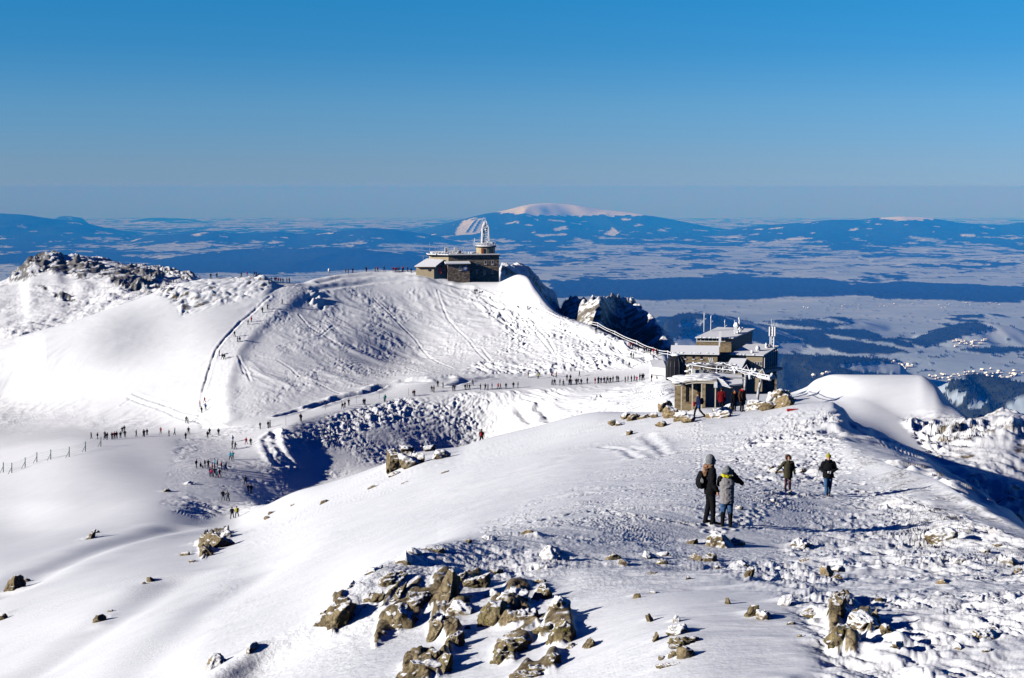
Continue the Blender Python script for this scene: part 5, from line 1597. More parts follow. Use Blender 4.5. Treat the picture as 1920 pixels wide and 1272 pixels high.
rg = MB()
for k in range(15):
    x_ = X2(1300 + 6.5 * k)
    rg.tube([(x_, -11.5, Z2(703)), (x_, -11.5, Z2(694))], 0.05, 5)
for v in (694, 697.5, 701):
    rg.tube([(X2(1300), -11.5, Z2(v)), (X2(1391), -11.5, Z2(v))], 0.045, 5)
rg.build('terrace_railing', M['frost'], st)
MB().box(X2(1298), X2(1393), -12, -4.6, Z2(745), Z2(703)).build('terrace', M['snow'], st)
for (u, v, w, h) in ((1276, 690, 1.2, 2.2), (1334, 690, 1.0, 2.1)):
    MB().box(X2(u), X2(u) + w, -4.07, -4.003, Z2(v + 8), Z2(v + 8) + h).build('door', M['brown'], st)
rm_ = MB()
for k in range(46):
    rnd = random.Random(700 + k)
    t = rnd.random()
    which = rnd.choice((0, 1, 2))
    if which == 0:
        rm_.lump(X2(1258 + 88 * t), -4.7, Z2(657.4), rnd.uniform(0.2, 0.6), 0.2, rnd.uniform(0.10, 0.22), k, 1)
    elif which == 1:
        rm_.lump(X2(1302 + 70 * t), 7.3, Z2(638.4), rnd.uniform(0.2, 0.6), 0.2, rnd.uniform(0.10, 0.25), k, 1)
    else:
        rm_.lump(X2(1370 + 58 * t), 0.05, Z2(663.4), rnd.uniform(0.2, 0.6), 0.2, rnd.uniform(0.10, 0.24), k, 1)
rm_.build('eaves_rime', M['frost'], st, True)

# ---- chairlift shed with stone piers
r_sh = 186.0
ms_ = r_sh / FPX
P2 = at(1262, 758, r_sh)
sh = empty('lift_shed', P2, math.radians(-8), 'low chairlift shed with cream posts, stone walls and snow on its roof', 'shed')
def X3(u): return (u - 1262) * ms_
def Z3(v): return (758 - v) * ms_
MB().box(X3(1264), X3(1322), 2.2, 2.8, Z3(775), Z3(717)).build('back_wall', M['stonetan'], sh)
for u0, u1 in ((1285, 1289.5), (1307, 1310.5)):
    MB().box(X3(u0), X3(u1), 2.12, 2.197, Z3(757), Z3(722)).build('doorway', M['dark'], sh)
bm_pts = [(1262, 719.5), (1276, 717.8), (1292, 714.2), (1305, 713), (1322, 713), (1343.5, 713.2)]
beam = MB()
roof = MB()
snow_r = MB()
for (u0, v0), (u1, v1) in zip(bm_pts[:-1], bm_pts[1:]):
    beam.hexa([(X3(u0), -0.2, Z3(v0 + 4)), (X3(u1), -0.2, Z3(v1 + 4)), (X3(u1), 0.12, Z3(v1 + 4)), (X3(u0), 0.12, Z3(v0 + 4)),
               (X3(u0), -0.2, Z3(v0)), (X3(u1), -0.2, Z3(v1)), (X3(u1), 0.12, Z3(v1)), (X3(u0), 0.12, Z3(v0))])
    roof.hexa([(X3(u0), -0.35, Z3(v0 - 0.1)), (X3(u1), -0.35, Z3(v1 - 0.1)), (X3(u1), 6.2, Z3(v1 - 0.1)), (X3(u0), 6.2, Z3(v0 - 0.1)),
               (X3(u0), -0.35, Z3(v0 - 1.6)), (X3(u1), -0.35, Z3(v1 - 1.6)), (X3(u1), 6.2, Z3(v1 - 1.6)), (X3(u0), 6.2, Z3(v0 - 1.6))])
beam.build('front_beam', M['cream'], sh)
roof.build('roof', M['cream'], sh)
for k in range(70):
    rnd = random.Random(300 + k)
    u = rnd.uniform(1266, 1340)
    v = np.interp(u, [p[0] for p in bm_pts], [p[1] for p in bm_pts])
    snow_r.lump(X3(u), rnd.uniform(0.3, 5.8), Z3(v - 1.9), rnd.uniform(0.6, 1.5), rnd.uniform(0.5, 1.0), rnd.uniform(0.10, 0.24), k, 2)
snow_r.build('roof_snow', M['snow'], sh, True)
for u in (1277.5, 1298, 1315.5, 1341):
    MB().box(X3(u) - 0.075, X3(u) + 0.075, -0.08, 0.08, Z3(775), Z3(717.8)).build('post', M['cream'], sh)
MB().box(X3(1338), X3(1344.4), -0.3, 0.2, Z3(724.5), Z3(713.5)).build('beam_end', M['frost'], sh)
MB().box(X3(1317.5), X3(1322.5), -0.1, 0.45, Z3(775), Z3(717.2)).build('stone_pier', M['stonetan'], sh)
MB().box(X3(1322), X3(1395), 4.4, 4.6, Z3(775), Z3(713)).build('rear_partition', M['grey'], sh)
MB().hexa([(X3(1343.6), 0.0, Z3(725)), (X3(1392), 1.5, Z3(722)), (X3(1392), 7, Z3(716)), (X3(1343.6), 7, Z3(713)),
           (X3(1343.6), 0.0, Z3(722)), (X3(1392), 1.5, Z3(719)), (X3(1392), 7, Z3(713)), (X3(1343.6), 7, Z3(710))]).build('rear_roof', M['snow'], sh)
ic = MB()
for k in range(6):
    ic.tube([(X3(1345 + k * 1.6), -0.5, Z3(706 + 2.6 * k)), (X3(1356 + k * 2.6), -0.9, Z3(709 + 2.8 * k))], 0.055, 5)
    ic.tube([(X3(1344 + k * 4.6), -0.6, Z3(704.5 + 3.5 * k)), (X3(1349 + k * 4.6), -0.7, Z3(706.5 + 3.5 * k))], 0.06, 5)
ic.build('frosted_grille', M['frost'], sh)

# ---- chairlift machinery behind the shed: frame, wheel, panels, pylons
r_lf = 205.0
ml = r_lf / FPX
P3 = at(1300, 722, r_lf)
lf = empty('chairlift_station', P3, 0, 'frost coated chairlift return wheel on a steel frame above the shed roof', 'chairlift')
def X4(u): return (u - 1300) * ml
def Z4(v): return (722 - v) * ml
fm = MB()
for u in (1298, 1320, 1344, 1356):
    fm.tube([(X4(u), 0, Z4(740)), (X4(u), 0, Z4(686))], 0.12, 6)
    fm.tube([(X4(u), 3, Z4(740)), (X4(u), 3, Z4(688))], 0.12, 6)
for v in (686, 699, 712):
    fm.tube([(X4(1294), 0, Z4(v)), (X4(1378), 0, Z4(v - 1))], 0.10, 6)
    fm.tube([(X4(1294), 3, Z4(v)), (X4(1372), 3, Z4(v - 1))], 0.10, 6)
for u in (1298, 1320, 1344):
    fm.tube([(X4(u), 0, Z4(700)), (X4(u + 20), 0, Z4(687))], 0.07, 5)
fm.build('frame', M['frostdark'], lf)
wh = MB()
wh.tube([(X4(1318) + 2.3 * math.cos(2 * math.pi * k / 24), 1.6 + 2.0 * math.sin(2 * math.pi * k / 24), Z4(685.5)) for k in range(25)], 0.13, 6)
for k in range(6):
    a = math.pi * k / 6
    wh.tube([(X4(1318) - 2.3 * math.cos(a), 1.6 - 2.0 * math.sin(a), Z4(685.5)), (X4(1318) + 2.3 * math.cos(a), 1.6 + 2.0 * math.sin(a), Z4(685.5))], 0.06, 5)
wh.build('return_wheel', M['steel'], lf)
MB().box(X4(1296), X4(1302.5), -0.6, 0.4, Z4(725), Z4(691)).build('cabinet', M['white'], lf)
MB().box(X4(1304), X4(1318), -0.4, 0.3, Z4(716), Z4(694)).build('side_panel', M['grey'], lf)
sl = MB()
for k in range(40):
    rnd = random.Random(500 + k)
    sl.lump(X4(rnd.uniform(1290, 1380)), rnd.uniform(-0.2, 3.2), Z4(rnd.choice((685, 686, 698, 711))), rnd.uniform(0.15, 0.6), 0.25, rnd.uniform(0.1, 0.26), k, 1)
sl.build('snow_crust', M['snow'], lf, True)

def pylon(u, v_top, v_bot, u_bot, r_, arm, thick, label, seed):
    mp3 = r_ / FPX
    p0 = at(u_bot, v_bot, r_)
    o = empty('lift_pylon', p0, 0, label, 'pylon', 'chairlift pylons')
    top = Vector(((u - u_bot) * mp3, 0, (v_bot - v_top) * mp3))
    m_ = MB().tube([(0, 0, -1.2), top * 0.5, top], [thick, thick * 0.95, thick * 0.9], 10)
    m_.build('column', M['frostdark'], o, True)
    a = MB()
    w = arm * mp3
    a.tube([top + Vector((-w, 0.6, 0.15)), top + Vector((0, 0, -0.1)), top + Vector((w, -0.6, -0.25))], [0.16, 0.2, 0.16], 7)
    a.tube([top + Vector((-w, 0.6, 0.5)), top + Vector((w, -0.6, 0.15))], 0.09, 6)
    a.tube([top + Vector((-w * 0.5, 0.3, 0.05)), top + Vector((0.1, 0, 1.0)), top + Vector((w * 0.5, -0.3, -0.1))], 0.08, 6)
    a.build('crossarm', M['frost'], o)
    for sx in (-1, 1):
        q = top + Vector((sx * w, -sx * 0.6, -0.05))
        s2 = MB()
        s2.tube([q + Vector((-0.5, -1.1, 0.2)), q + Vector((0.5, 1.1, 0.1))], 0.11, 6)
        for k in range(4):
            c = q + Vector((-0.45 + 0.3 * k, -1.0 + 0.66 * k, -0.02))
            s2.tube([c + Vector((-0.09, 0.03, 0)), c + Vector((0.09, -0.03, 0))], 0.22, 9)
        for k in range(5):
            rnd = random.Random(seed + k)
            s2.lump(q.x + rnd.uniform(-0.5, 0.5), q.y + rnd.uniform(-0.8, 0.8), q.z + rnd.uniform(-0.1, 0.5), 0.22, 0.22, 0.26, k, 1)
        s2.build('sheave_train', M['frost'], o)
    return o
pylon(1397.5, 697, 752, 1394, 196, 16, 0.26, 'thick upright frosted lift pylon behind the person with the red scarf', 1)
pylon(1427, 706, 757, 1417, 176, 17, 0.19, 'leaning frosted lift pylon standing in front of the shaded snow', 2)
pylon(1369.5, 692, 745, 1369.5, 214, 10, 0.15, 'thin dark lift pylon behind the shed roof, leftmost of three', 3)
ln = MB()
la, lb, lc = at(1397.5 - 15, 695, 196.6), at(1427 - 17, 704, 176.6), at(1290, 683, 206)
le, lg = at(1397.5 + 15, 698, 195.4), at(1427 + 17, 709, 175.4)
ca = empty('lift_cable', la, 0, 'white rimed lift cables strung between the pylons and the return wheel', 'cable')
for a, b_ in ((lc, la), (la, lb), (le, lg), (lc + Vector((5.2, 2, 0)), le)):
    ln.tube([a - la, (a + b_) * 0.5 - la - Vector((0, 0, 0.15)), b_ - la], 0.05, 5)
ln.build('cable', M['frost'], ca)

# mast with instruments and marker poles on the dome, boundary post on the near ridge
p = ground(617, 517, 12)
wi = empty('weather_instrument', p, 0, 'spindly weather instrument with a white top standing alone on the summit ridge', 'instrument')
w_ = MB()
for k in range(3):
    a = 2 * math.pi * k / 3
    w_.tube([(0.42 * math.cos(a), 0.42 * math.sin(a), -0.3), (0.1 * math.cos(a), 0.1 * math.sin(a), 1.6)], 0.06, 5)
w_.build('tripod', M['frostdark'], wi)
MB().lump(0, 0, 2.0, 0.4, 0.4, 0.5, 5, 2).build('white_cap', M['snow'], wi, True)
p = ground(789, 840, 3)
bp_ = empty('boundary_post', p, 0, 'short white boundary post standing on the snow capped rocks', 'post')
MB().box(-0.13, 0.13, -0.12, 0.12, -0.5, 0.62).build('shaft', M['white'], bp_)
MB().box(-0.14, 0.14, -0.13, 0.13, 0.621, 0.74).build('cap', M['red'], bp_)
for (u, v) in ((610, 769), (640, 764), (668, 756), (766, 742), (536, 800), (448, 676), (575, 790), (848, 735), (629, 528), (711, 748)):
    p = ground(u, v, 10)
    o = MB().tube([(0, 0, -0.4), (0.03, 0, 1.9)], 0.045, 6).build('marker_pole', M['wood'])
    o.location = p
    tag(o, 'thin wooden marker pole along the snowy bench path', 'pole', 'marker poles along the path')
p = ground(1486, 770, 3)
o = MB().box(-0.35, 0.35, -0.1, 0.1, -0.05, 0.10).build('sled_bag', M['red'])
o.location = p
tag(o, 'small red bag lying on the snow right of the boulder row', 'bag')

# net fence on the left
posts = [(6, 886), (22, 887), (47, 877), (69, 867), (95, 862), (129.6, 857), (160, 847), (189, 838)]
fp = [ground(u, v, 8.3) for u, v in posts]
fe = empty('net_fence', fp[0], 0, 'thin green net fence on posts crossing the bright snow at left', 'fence')
for q in fp:
    d_ = q - fp[0]
    po = MB().tube([d_ + Vector((0, 0, -0.4)), d_ + Vector((0.1, 0, 2.2))], 0.09, 6)
    po.tube([d_ + Vector((-0.7, -0.4, -0.3)), d_ + Vector((0.05, 0, 1.3))], 0.05, 5)
    po.build('post', M['green'], fe)
nt_ = MB()
for hgt in (0.5, 0.9, 1.3, 1.7, 2.0):
    for a, b_ in zip(fp[:-1], fp[1:]):
        nt_.tube([a - fp[0] + Vector((0, 0, hgt)), (a + b_) / 2 - fp[0] + Vector((0, 0, hgt - 0.12)), b_ - fp[0] + Vector((0, 0, hgt))], 0.012, 4)
nt_.build('net', M['green'], fe)

# village houses down in the valley, each a small house with a snowy roof
def house_mesh(w, d, h):
    m = MB()
    m.box(-w / 2, w / 2, -d / 2, d / 2, -3, h)
    n = len(m.bm.faces)
    r = [(-w / 2 - 0.8, -d / 2 - 0.8, h), (w / 2 + 0.8, -d / 2 - 0.8, h), (w / 2 + 0.8, d / 2 + 0.8, h), (-w / 2 - 0.8, d / 2 + 0.8, h), (-w / 2 - 0.8, 0, h + d * 0.6), (w / 2 + 0.8, 0, h + d * 0.6)]
    v = [m.bm.verts.new(p) for p in r]
    for f in ((0, 1, 5, 4), (2, 3, 4, 5), (1, 2, 5), (3, 0, 4), (3, 2, 1, 0)):
        m.bm.faces.new([v[i] for i in f])
    bmesh.ops.recalc_face_normals(m.bm, faces=m.bm.faces)
    m.bm.faces.ensure_lookup_table()
    for i in range(n, len(m.bm.faces)):
        m.bm.faces[i].material_index = 1
    me = bpy.data.meshes.new('village_house')
    m.bm.to_mesh(me)
    m.bm.free()
    me.materials.append(HW)
    me.materials.append(M['snow'])
    return me
HW = plain('house_wall', (0.12, 0.09, 0.07), 0.9)
HM = [house_mesh(14, 10, 6), house_mesh(20, 12, 7), house_mesh(11, 9, 5)]
hr = random.Random(11)
HAMLETS = [
 ([(1570, 679), (1640, 674), (1720, 686), (1700, 692), (1600, 688)], 60, 'tiny snow roofed house in the hamlet row beside the dark wood', 'houses of the hamlet row'),
 ([(1515, 696), (1552, 693), (1560, 702), (1520, 704)], 14, 'tiny house in the small clearing behind the bright snow dome', 'houses in the forest clearing'),
 ([(1740, 704), (1800, 700), (1850, 690), (1920, 700), (1900, 712), (1760, 722)], 70, 'tiny house in the scattered village above the dark forest', 'houses of the scattered village'),
 ([(1780, 640), (1860, 632), (1840, 650), (1790, 655)], 26, 'tiny house in the distant village on the pale fields', 'houses of the distant village'),
 ([(1480, 574), (1900, 566), (1900, 578), (1480, 580)], 40, 'speck of a house in the long village strip below the peat forest', 'houses of the long village strip'),
]
for poly, n, lab, grp in HAMLETS:
    us, vs = [p[0] for p in poly], [p[1] for p in poly]
    k = 0
    while k < n:
        u, v = hr.uniform(min(us), max(us)), hr.uniform(min(vs), max(vs))
        if not inside(poly, np.array([u]), np.array([v]))[0]:
            continue
        k += 1
        o = bpy.data.objects.new('village_house', hr.choice(HM))
        COL.objects.link(o)
        o.location = valley_point(u, v)
        o.rotation_euler = (0, 0, hr.choice((0.3, 1.9)) + hr.uniform(-0.3, 0.3))
        k_ = 0.75 if 'strip' in lab else 1.2
        o.scale = (k_, k_, k_)
        tag(o, lab, 'house', grp)

# ------------------------------------------------------------------ people
CL = {
    'dark': plain('cloth_black', (0.010, 0.010, 0.012), 0.9), 'navy': plain('cloth_navy', (0.012, 0.018, 0.06), 0.9),
    'red': plain('cloth_red', (0.32, 0.012, 0.015), 0.9), 'blue': plain('cloth_blue', (0.02, 0.10, 0.35), 0.9),
    'cyan': plain('cloth_light_blue', (0.08, 0.38, 0.50), 0.9), 'yellow': plain('cloth_yellow', (0.50, 0.45, 0.02), 0.9),
    'green': plain('cloth_green', (0.02, 0.22, 0.12), 0.9), 'grey': plain('cloth_grey', (0.12, 0.12, 0.12), 0.9),
    'light': plain('cloth_light', (0.55, 0.55, 0.55), 0.9), 'pink': plain('cloth_pink', (0.55, 0.06, 0.18), 0.9),
    'brown': plain('cloth_brown', (0.07, 0.035, 0.02), 0.9), 'orange': plain('cloth_orange', (0.5, 0.12, 0.02), 0.9),
    'skin': plain('skin', (0.50, 0.27, 0.18), 0.6), 'coat': plain('cloth_wool_grey', (0.24, 0.23, 0.235), 0.95, 0.12, 30.0),
    'jeans': plain('cloth_denim', (0.05, 0.11, 0.22), 0.9, 0.35, 6.0), 'burgundy': plain('cloth_burgundy', (0.055, 0.012, 0.018), 0.9),
    'olive': plain('cloth_olive', (0.055, 0.05, 0.03), 0.9, 0.3, 4.0), 'fur': plain('fur_trim', (0.09, 0.045, 0.025), 1.0, 0.4, 40.0),
    'scarf': plain('patterned_scarf', (0.22, 0.12, 0.07), 0.95, 0.95, 16.0), 'hat': plain('knit_hat_olive', (0.33, 0.30, 0.03), 0.95),
    'knit': plain('knit_grey', (0.17, 0.18, 0.185), 0.95, 0.2, 25.0), 'hair': plain('hair_brown', (0.05, 0.03, 0.018), 0.8),
    'dkred': plain('cloth_dark_red', (0.14, 0.008, 0.010), 0.9, 0.2, 5.0),
}
for m_ in CL.values():
    m_.node_tree.nodes['Principled BSDF'].inputs['Specular IOR Level'].default_value = 0.05
_tiny = {}

def tiny_mesh(jc, tc, pose):
    """a small far figure: legs, jacket, arms, head with hat, one mesh"""
    key = (jc, tc, pose)
    if key in _tiny:
        return _tiny[key]
    m = MB()
    marks = []
    def done(k):
        m.bm.faces.ensure_lookup_table()
        n = len(m.bm.faces)
        marks.append((n, k))
    st_ = {'stand': 0.05, 'walk': 0.28, 'wide': 0.12, 'poles': 0.16, 'sit': 0.0}[pose]
    hz = 0.86
    if pose == 'sit':
        hz = 0.32
        for s in (-1, 1):
            m.tube([(s * 0.1, 0, hz), (s * 0.12, -0.42, hz + 0.12), (s * 0.12, -0.55, 0.02)], [0.10, 0.09, 0.07], 7)
    else:
        for s in (-1, 1):
            m.tube([(s * 0.09, 0, hz + 0.02), (s * 0.11 + s * 0.2 * st_, s * st_ * 0.5 - 0.03, 0.46), (s * 0.12 + s * 0.3 * st_, s * st_, 0.06), (s * 0.12 + s * 0.3 * st_, s * st_ - 0.14, 0.0)], [0.105, 0.085, 0.07, 0.06], 7)
    done(1)
    lean = 0.06 if pose in ('walk', 'poles') else 0.0
    rings = []
    for (z, rx, ry) in ((hz - 0.08, 0.19, 0.14), (hz + 0.12, 0.20, 0.15), (hz + 0.35, 0.21, 0.15), (hz + 0.53, 0.22, 0.13), (hz + 0.60, 0.14, 0.10), (hz + 0.66, 0.07, 0.07)):
        rings.append([(rx * math.cos(2 * math.pi * k / 9), -lean * (z - hz) * 2 + ry * math.sin(2 * math.pi * k / 9), z) for k in range(9)])
    m.ring(rings)
    for s in (-1, 1):
        if pose == 'poles':
            pts = [(s * 0.22, -0.05, hz + 0.54), (s * 0.33, -0.12, hz + 0.27), (s * 0.32, -0.36, hz + 0.22)]
        elif pose == 'wide':
            pts = [(s * 0.22, 0, hz + 0.54), (s * 0.36, -0.08, hz + 0.30), (s * 0.20, -0.28, hz + 0.42)]
        else:
            pts = [(s * 0.22, 0, hz + 0.54), (s * 0.29, 0.02, hz + 0.26), (s * 0.27, -0.08 * (1 + s * st_ * 2), hz + 0.02)]
        m.tube(pts, [0.075, 0.065, 0.05], 6)
    done(0)
    m.lump(0, -lean * 1.6, hz + 0.76, 0.095, 0.11, 0.125, 1, 2)
    done(2)
    m.lump(0, -lean * 1.6 + 0.015, hz + 0.82, 0.108, 0.12, 0.10, 2, 2)
    done(1)
    if pose == 'poles':
        for s in (-1, 1):
            m.tube([(s * 0.32, -0.38, hz + 0.25), (s * 0.42, -0.15, 0.0)], 0.02, 4)
        done(1)
    bmesh.ops.recalc_face_normals(m.bm, faces=m.bm.faces)
    me = bpy.data.meshes.new('person')
    m.bm.faces.ensure_lookup_table()
    i0 = 0
    for n, k in marks:
        for i in range(i0, n):
            m.bm.faces[i].material_index = k
            m.bm.faces[i].smooth = True
        i0 = n
    m.bm.to_mesh(me)
    m.bm.free()
    for mm_ in (CL[jc], CL[tc], CL['skin']):
        me.materials.append(mm_)
    _tiny[key] = me
    return me

WORDS = {'dark': 'black', 'navy': 'navy blue', 'red': 'red', 'blue': 'blue', 'cyan': 'light blue', 'yellow': 'yellow', 'green': 'green',
         'grey': 'grey', 'light': 'pale', 'pink': 'pink', 'brown': 'brown', 'orange': 'orange'}
D, N, Rd, B, Cn, Yw, G, Gy, Lt, Pk, Br = 'dark', 'navy', 'red', 'blue', 'cyan', 'yellow', 'green', 'grey', 'light', 'pink', 'brown'
CROWDS = [
 ('on the rocky left shoulder of the dome', 'people on the left shoulder of the dome', 12.5,
  [(311, 533, B), (316, 531.5, D), (320, 531, D), (324.5, 530.5, N), (331.6, 529, D), (341, 527.5, D), (350, 526, D), (353, 525.5, D), (370, 521, D), (375, 521, D), (394, 523, D), (407, 520.5, D), (451, 518.5, D), (463.5, 518.5, Rd)]),
 ('at the two figures on the highest stones left of the path top', 'people on the summit stones', 12.5, [(476, 519, D), (479.5, 519, D)]),
 ('where the climbing path reaches the skyline', 'people at the top of the climbing path', 12.5,
  [(507.7, 529, D), (513.5, 529.5, N), (516.5, 529, D), (523, 530, Rd), (527, 530.5, B), (532, 532, D), (539, 531, D), (543, 531, D)]),
 ('on the skyline left of the observatory', 'people on the skyline left of the observatory', 12.5,
  [(647, 513.5, D), (653, 513, D), (661, 512, D), (685.5, 510, D), (689, 510, D), (702.6, 510, N), (707, 510, Rd), (720.8, 509.5, D), (737, 510, Rd), (741, 510, Rd), (745, 510, Rd), (749, 510, D), (753, 510, Rd), (757, 510, Rd), (764, 510.5, D), (770, 511, N)]),
 ('walking on the path that climbs the dome', 'people on the path up the dome', 11,
  [(529.8, 571, D), (500.6, 580, Gy), (492, 586, D), (471, 604.5, Rd), (465.6, 609, D), (440.5, 631, D), (444.8, 642, D), (448.5, 642, N), (411, 668, D), (418.4, 674, D), (421.6, 675, D), (383.6, 755.5, Rd), (376, 764, Rd), (385.7, 769, B), (377.6, 775.6, D), (349, 793, D), (352, 794, Br)]),
 ('at the lower end of the bench path', 'people on the lower bench path', 9.8,
  [(487, 805, D), (502.6, 803, D), (505.6, 803, Gy), (563, 790, D), (566, 790, D), (642, 768, D), (646.5, 765, Br), (655, 761, D), (681, 759, N), (684, 759, D), (720.7, 753.5, Cn), (723.5, 753, G)]),
 ('on the middle of the bench path', 'people on the middle bench path', 9.9,
  [(773.5, 743, Rd), (778, 743, D), (809.7, 735, D), (813.6, 736, Br), (821, 725, D), (830, 729, D), (848, 733, D), (852, 733, N), (872, 731, D), (877, 731, D), (880.5, 731, D), (887.6, 724, D), (901, 732, D), (909, 732, D), (914.5, 732, D), (922.6, 730, B), (934.7, 731, Rd), (938.6, 731, D), (949.6, 730, D), (963.7, 728, D), (970, 728, D)]),
 ('on the upper edge of the bench path under the skied slope', 'people along the upper bench edge', 10.2,
  [(989.6, 709, Rd), (1009.4, 710, Yw), (1034, 706, Rd), (1043.4, 708, Rd), (1085, 707, D), (1063, 714, D), (1068.6, 714, D)]),
 ('in the long queue at the right end of the bench path', 'people queueing on the bench path', 9.9,
  [(1035, 722, D), (1041, 723, D), (1050.5, 723, N), (1056, 723, D), (1067, 723, D), (1069.4, 722, D), (1072, 722, D), (1081, 721.5, D), (1084, 721.5, N), (1090.5, 721, D), (1102, 720, D), (1114.6, 720, Rd), (1120.6, 719.5, D), (1123, 719, D), (1128, 719, N), (1132, 718.5, N), (1136, 719, Lt), (1140, 718.5, D), (1143.6, 718.5, D), (1150, 717, Lt), (1156, 716.5, D), (1160, 717.5, D), (1172, 717.5, D), (1178, 717, N), (1182.5, 716, D), (1188, 716, D), (1193, 716.8, Pk), (1198.5, 714, D), (1203, 713.5, D), (1207, 712, D), (1222, 714.5, D)]),
 ('between the queue and the black rotunda', 'people near the rotunda', 10.2,
  [(1181, 689, D), (1183.7, 672, D), (1188, 673, N), (1234, 709, Rd), (1240, 713, Rd), (1253.6, 712, D), (1257, 711, N), (1283, 703, D), (1287, 703, Br), (1292, 702, D), (1246, 701, N), (1243, 700, N)]),
 ('in the crowd along the frosted rope fence', 'people along the rope fence', 12.2,
  [(1118, 625, D), (1180.6, 654, Rd), (1185.7, 655, D), (1191, 656, N), (1197, 657, D), (1205.8, 662, D), (1209, 662, N), (1212, 662, D), (1215.5, 663, Br), (1219.6, 664, D), (1224.6, 664.5, Rd), (1229.7, 665, Rd), (1233, 668, D)]),
 ('on the slope below the observatory', 'people on the slope below the observatory', 12.4, [(891, 551, D), (895, 551.5, D), (988, 583, D)]),
 ('behind the net fence on the far left of the saddle', 'people behind the net fence', 9.2,
  [(172, 823, D), (182.4, 824.5, D), (196, 820.5, D), (197.5, 825, D), (202, 824, D), (209, 824, D), (215, 824, Rd), (219.6, 822.5, D), (227, 822, D), (230, 812, D), (234.5, 810, D), (235.5, 821, D), (254.6, 819, D), (268.4, 818.5, Gy), (271.7, 819, D), (276, 816, D), (302.6, 814, Rd), (317.5, 818, D), (328, 817, Lt)]),
 ('crossing the foot of the climbing path', 'people at the foot of the climbing path', 9.2,
  [(348.4, 823, D), (353, 814, D), (389.4, 820.5, D), (392.5, 815, D), (411, 816, D)]),
 ('coming down the slope on the near side of the saddle', 'people on the near side of the saddle', 8.4,
  [(436.5, 829, B), (435.7, 842.6, D), (441.5, 843, D), (460.4, 834, Rd), (469, 835, D), (432.7, 862.5, Cn), (437, 862.5, Cn)]),
 ('in the tight group standing in the saddle', 'group standing in the saddle', 8.4,
  [(367, 878, D), (377, 878, D), (383.6, 877, D), (390, 878, D), (398.7, 884, Rd), (395, 893.5, D), (398, 896, Pk), (403.8, 877, Cn), (407.5, 878, N), (402.5, 894.7, D), (406, 896, Cn), (411.8, 896, Rd), (415, 881, Rd), (422.6, 883, D)]),
 ('at the edge of the shaded hollow below the group', 'people beside the shaded hollow', 7.6, [(460, 910, D), (464, 926, D), (471, 925.6, D)]),
]
prnd = random.Random(5)
POSES = ['stand', 'walk', 'wide', 'poles', 'stand', 'walk']
def put_person(u, v, col, label, group, kmin, pose=None, yaw=None, h=None):
    p = ground(u + prnd.uniform(-1.3, 1.3), v + prnd.uniform(-0.9, 0.9), kmin)
    tr_ = prnd.choice(['dark', 'dark', 'navy', 'grey'] + (['red'] if col in ('cyan', 'red') else []))
    pz = pose or prnd.choice(POSES)
    o = bpy.data.objects.new('person', tiny_mesh(col, tr_, pz))
    COL.objects.link(o)
    o.location = p
    o.rotation_euler = (0, 0, prnd.uniform(0, 6.28) if yaw is None else yaw)
    k = (h or prnd.uniform(1.62, 1.85)) / 1.76
    o.scale = (k, k, k)
    return tag(o, label, 'person', group)
for phrase, grp, kmin, items in CROWDS:
    for (u, v, c) in items:
        ph = phrase.replace('at the two figures on', 'standing on')
        put_person(u, v, c, 'person in %s %s' % (WORDS[c], ph), grp, kmin, 'sit' if (u, c) in ((377, D), (1034, Rd)) else None)
put_person(417, 938.7, D, 'person in black, left of two walking up from the hollow', None, 7.4, 'walk', 0.2)
put_person(428.4, 940.5, Gy, 'person in grey, right of two walking up from the hollow', None, 7.4, 'poles', -0.2)
put_person(436, 974, D, 'person in black beside the person in the yellow jacket', None, 7.05, 'walk', 0.1)
put_person(444.5, 974, Yw, 'person in a yellow jacket at the lowest point of the saddle', None, 7.05, 'walk', 0.0)
# two walkers half hidden behind the edge of the near ridge
for (u, v, y, c, lab) in ((903, 848, 162, 'dark', 'person with a red pack half hidden behind the edge of the near ridge'),
                          (625, 930, 182, 'dark', 'person in black half hidden behind the ridge edge above the hollow')):
    o = bpy.data.objects.new('person', tiny_mesh(c, 'dark', 'walk'))
    COL.objects.link(o)
    q = at(u, v, y)
    o.location = (q.x, q.y, height(q.x, q.y) if abs(height(q.x, q.y) - q.z) < 1.2 else q.z)
    o.rotation_euler = (0, 0, 3.0)
    tag(o, lab, 'person')
    if 'red' in lab:
        pk = MB().lump(0, 0.24, 1.18, 0.17, 0.13, 0.26, 3, 2).build('backpack', CL['red'], o, True)

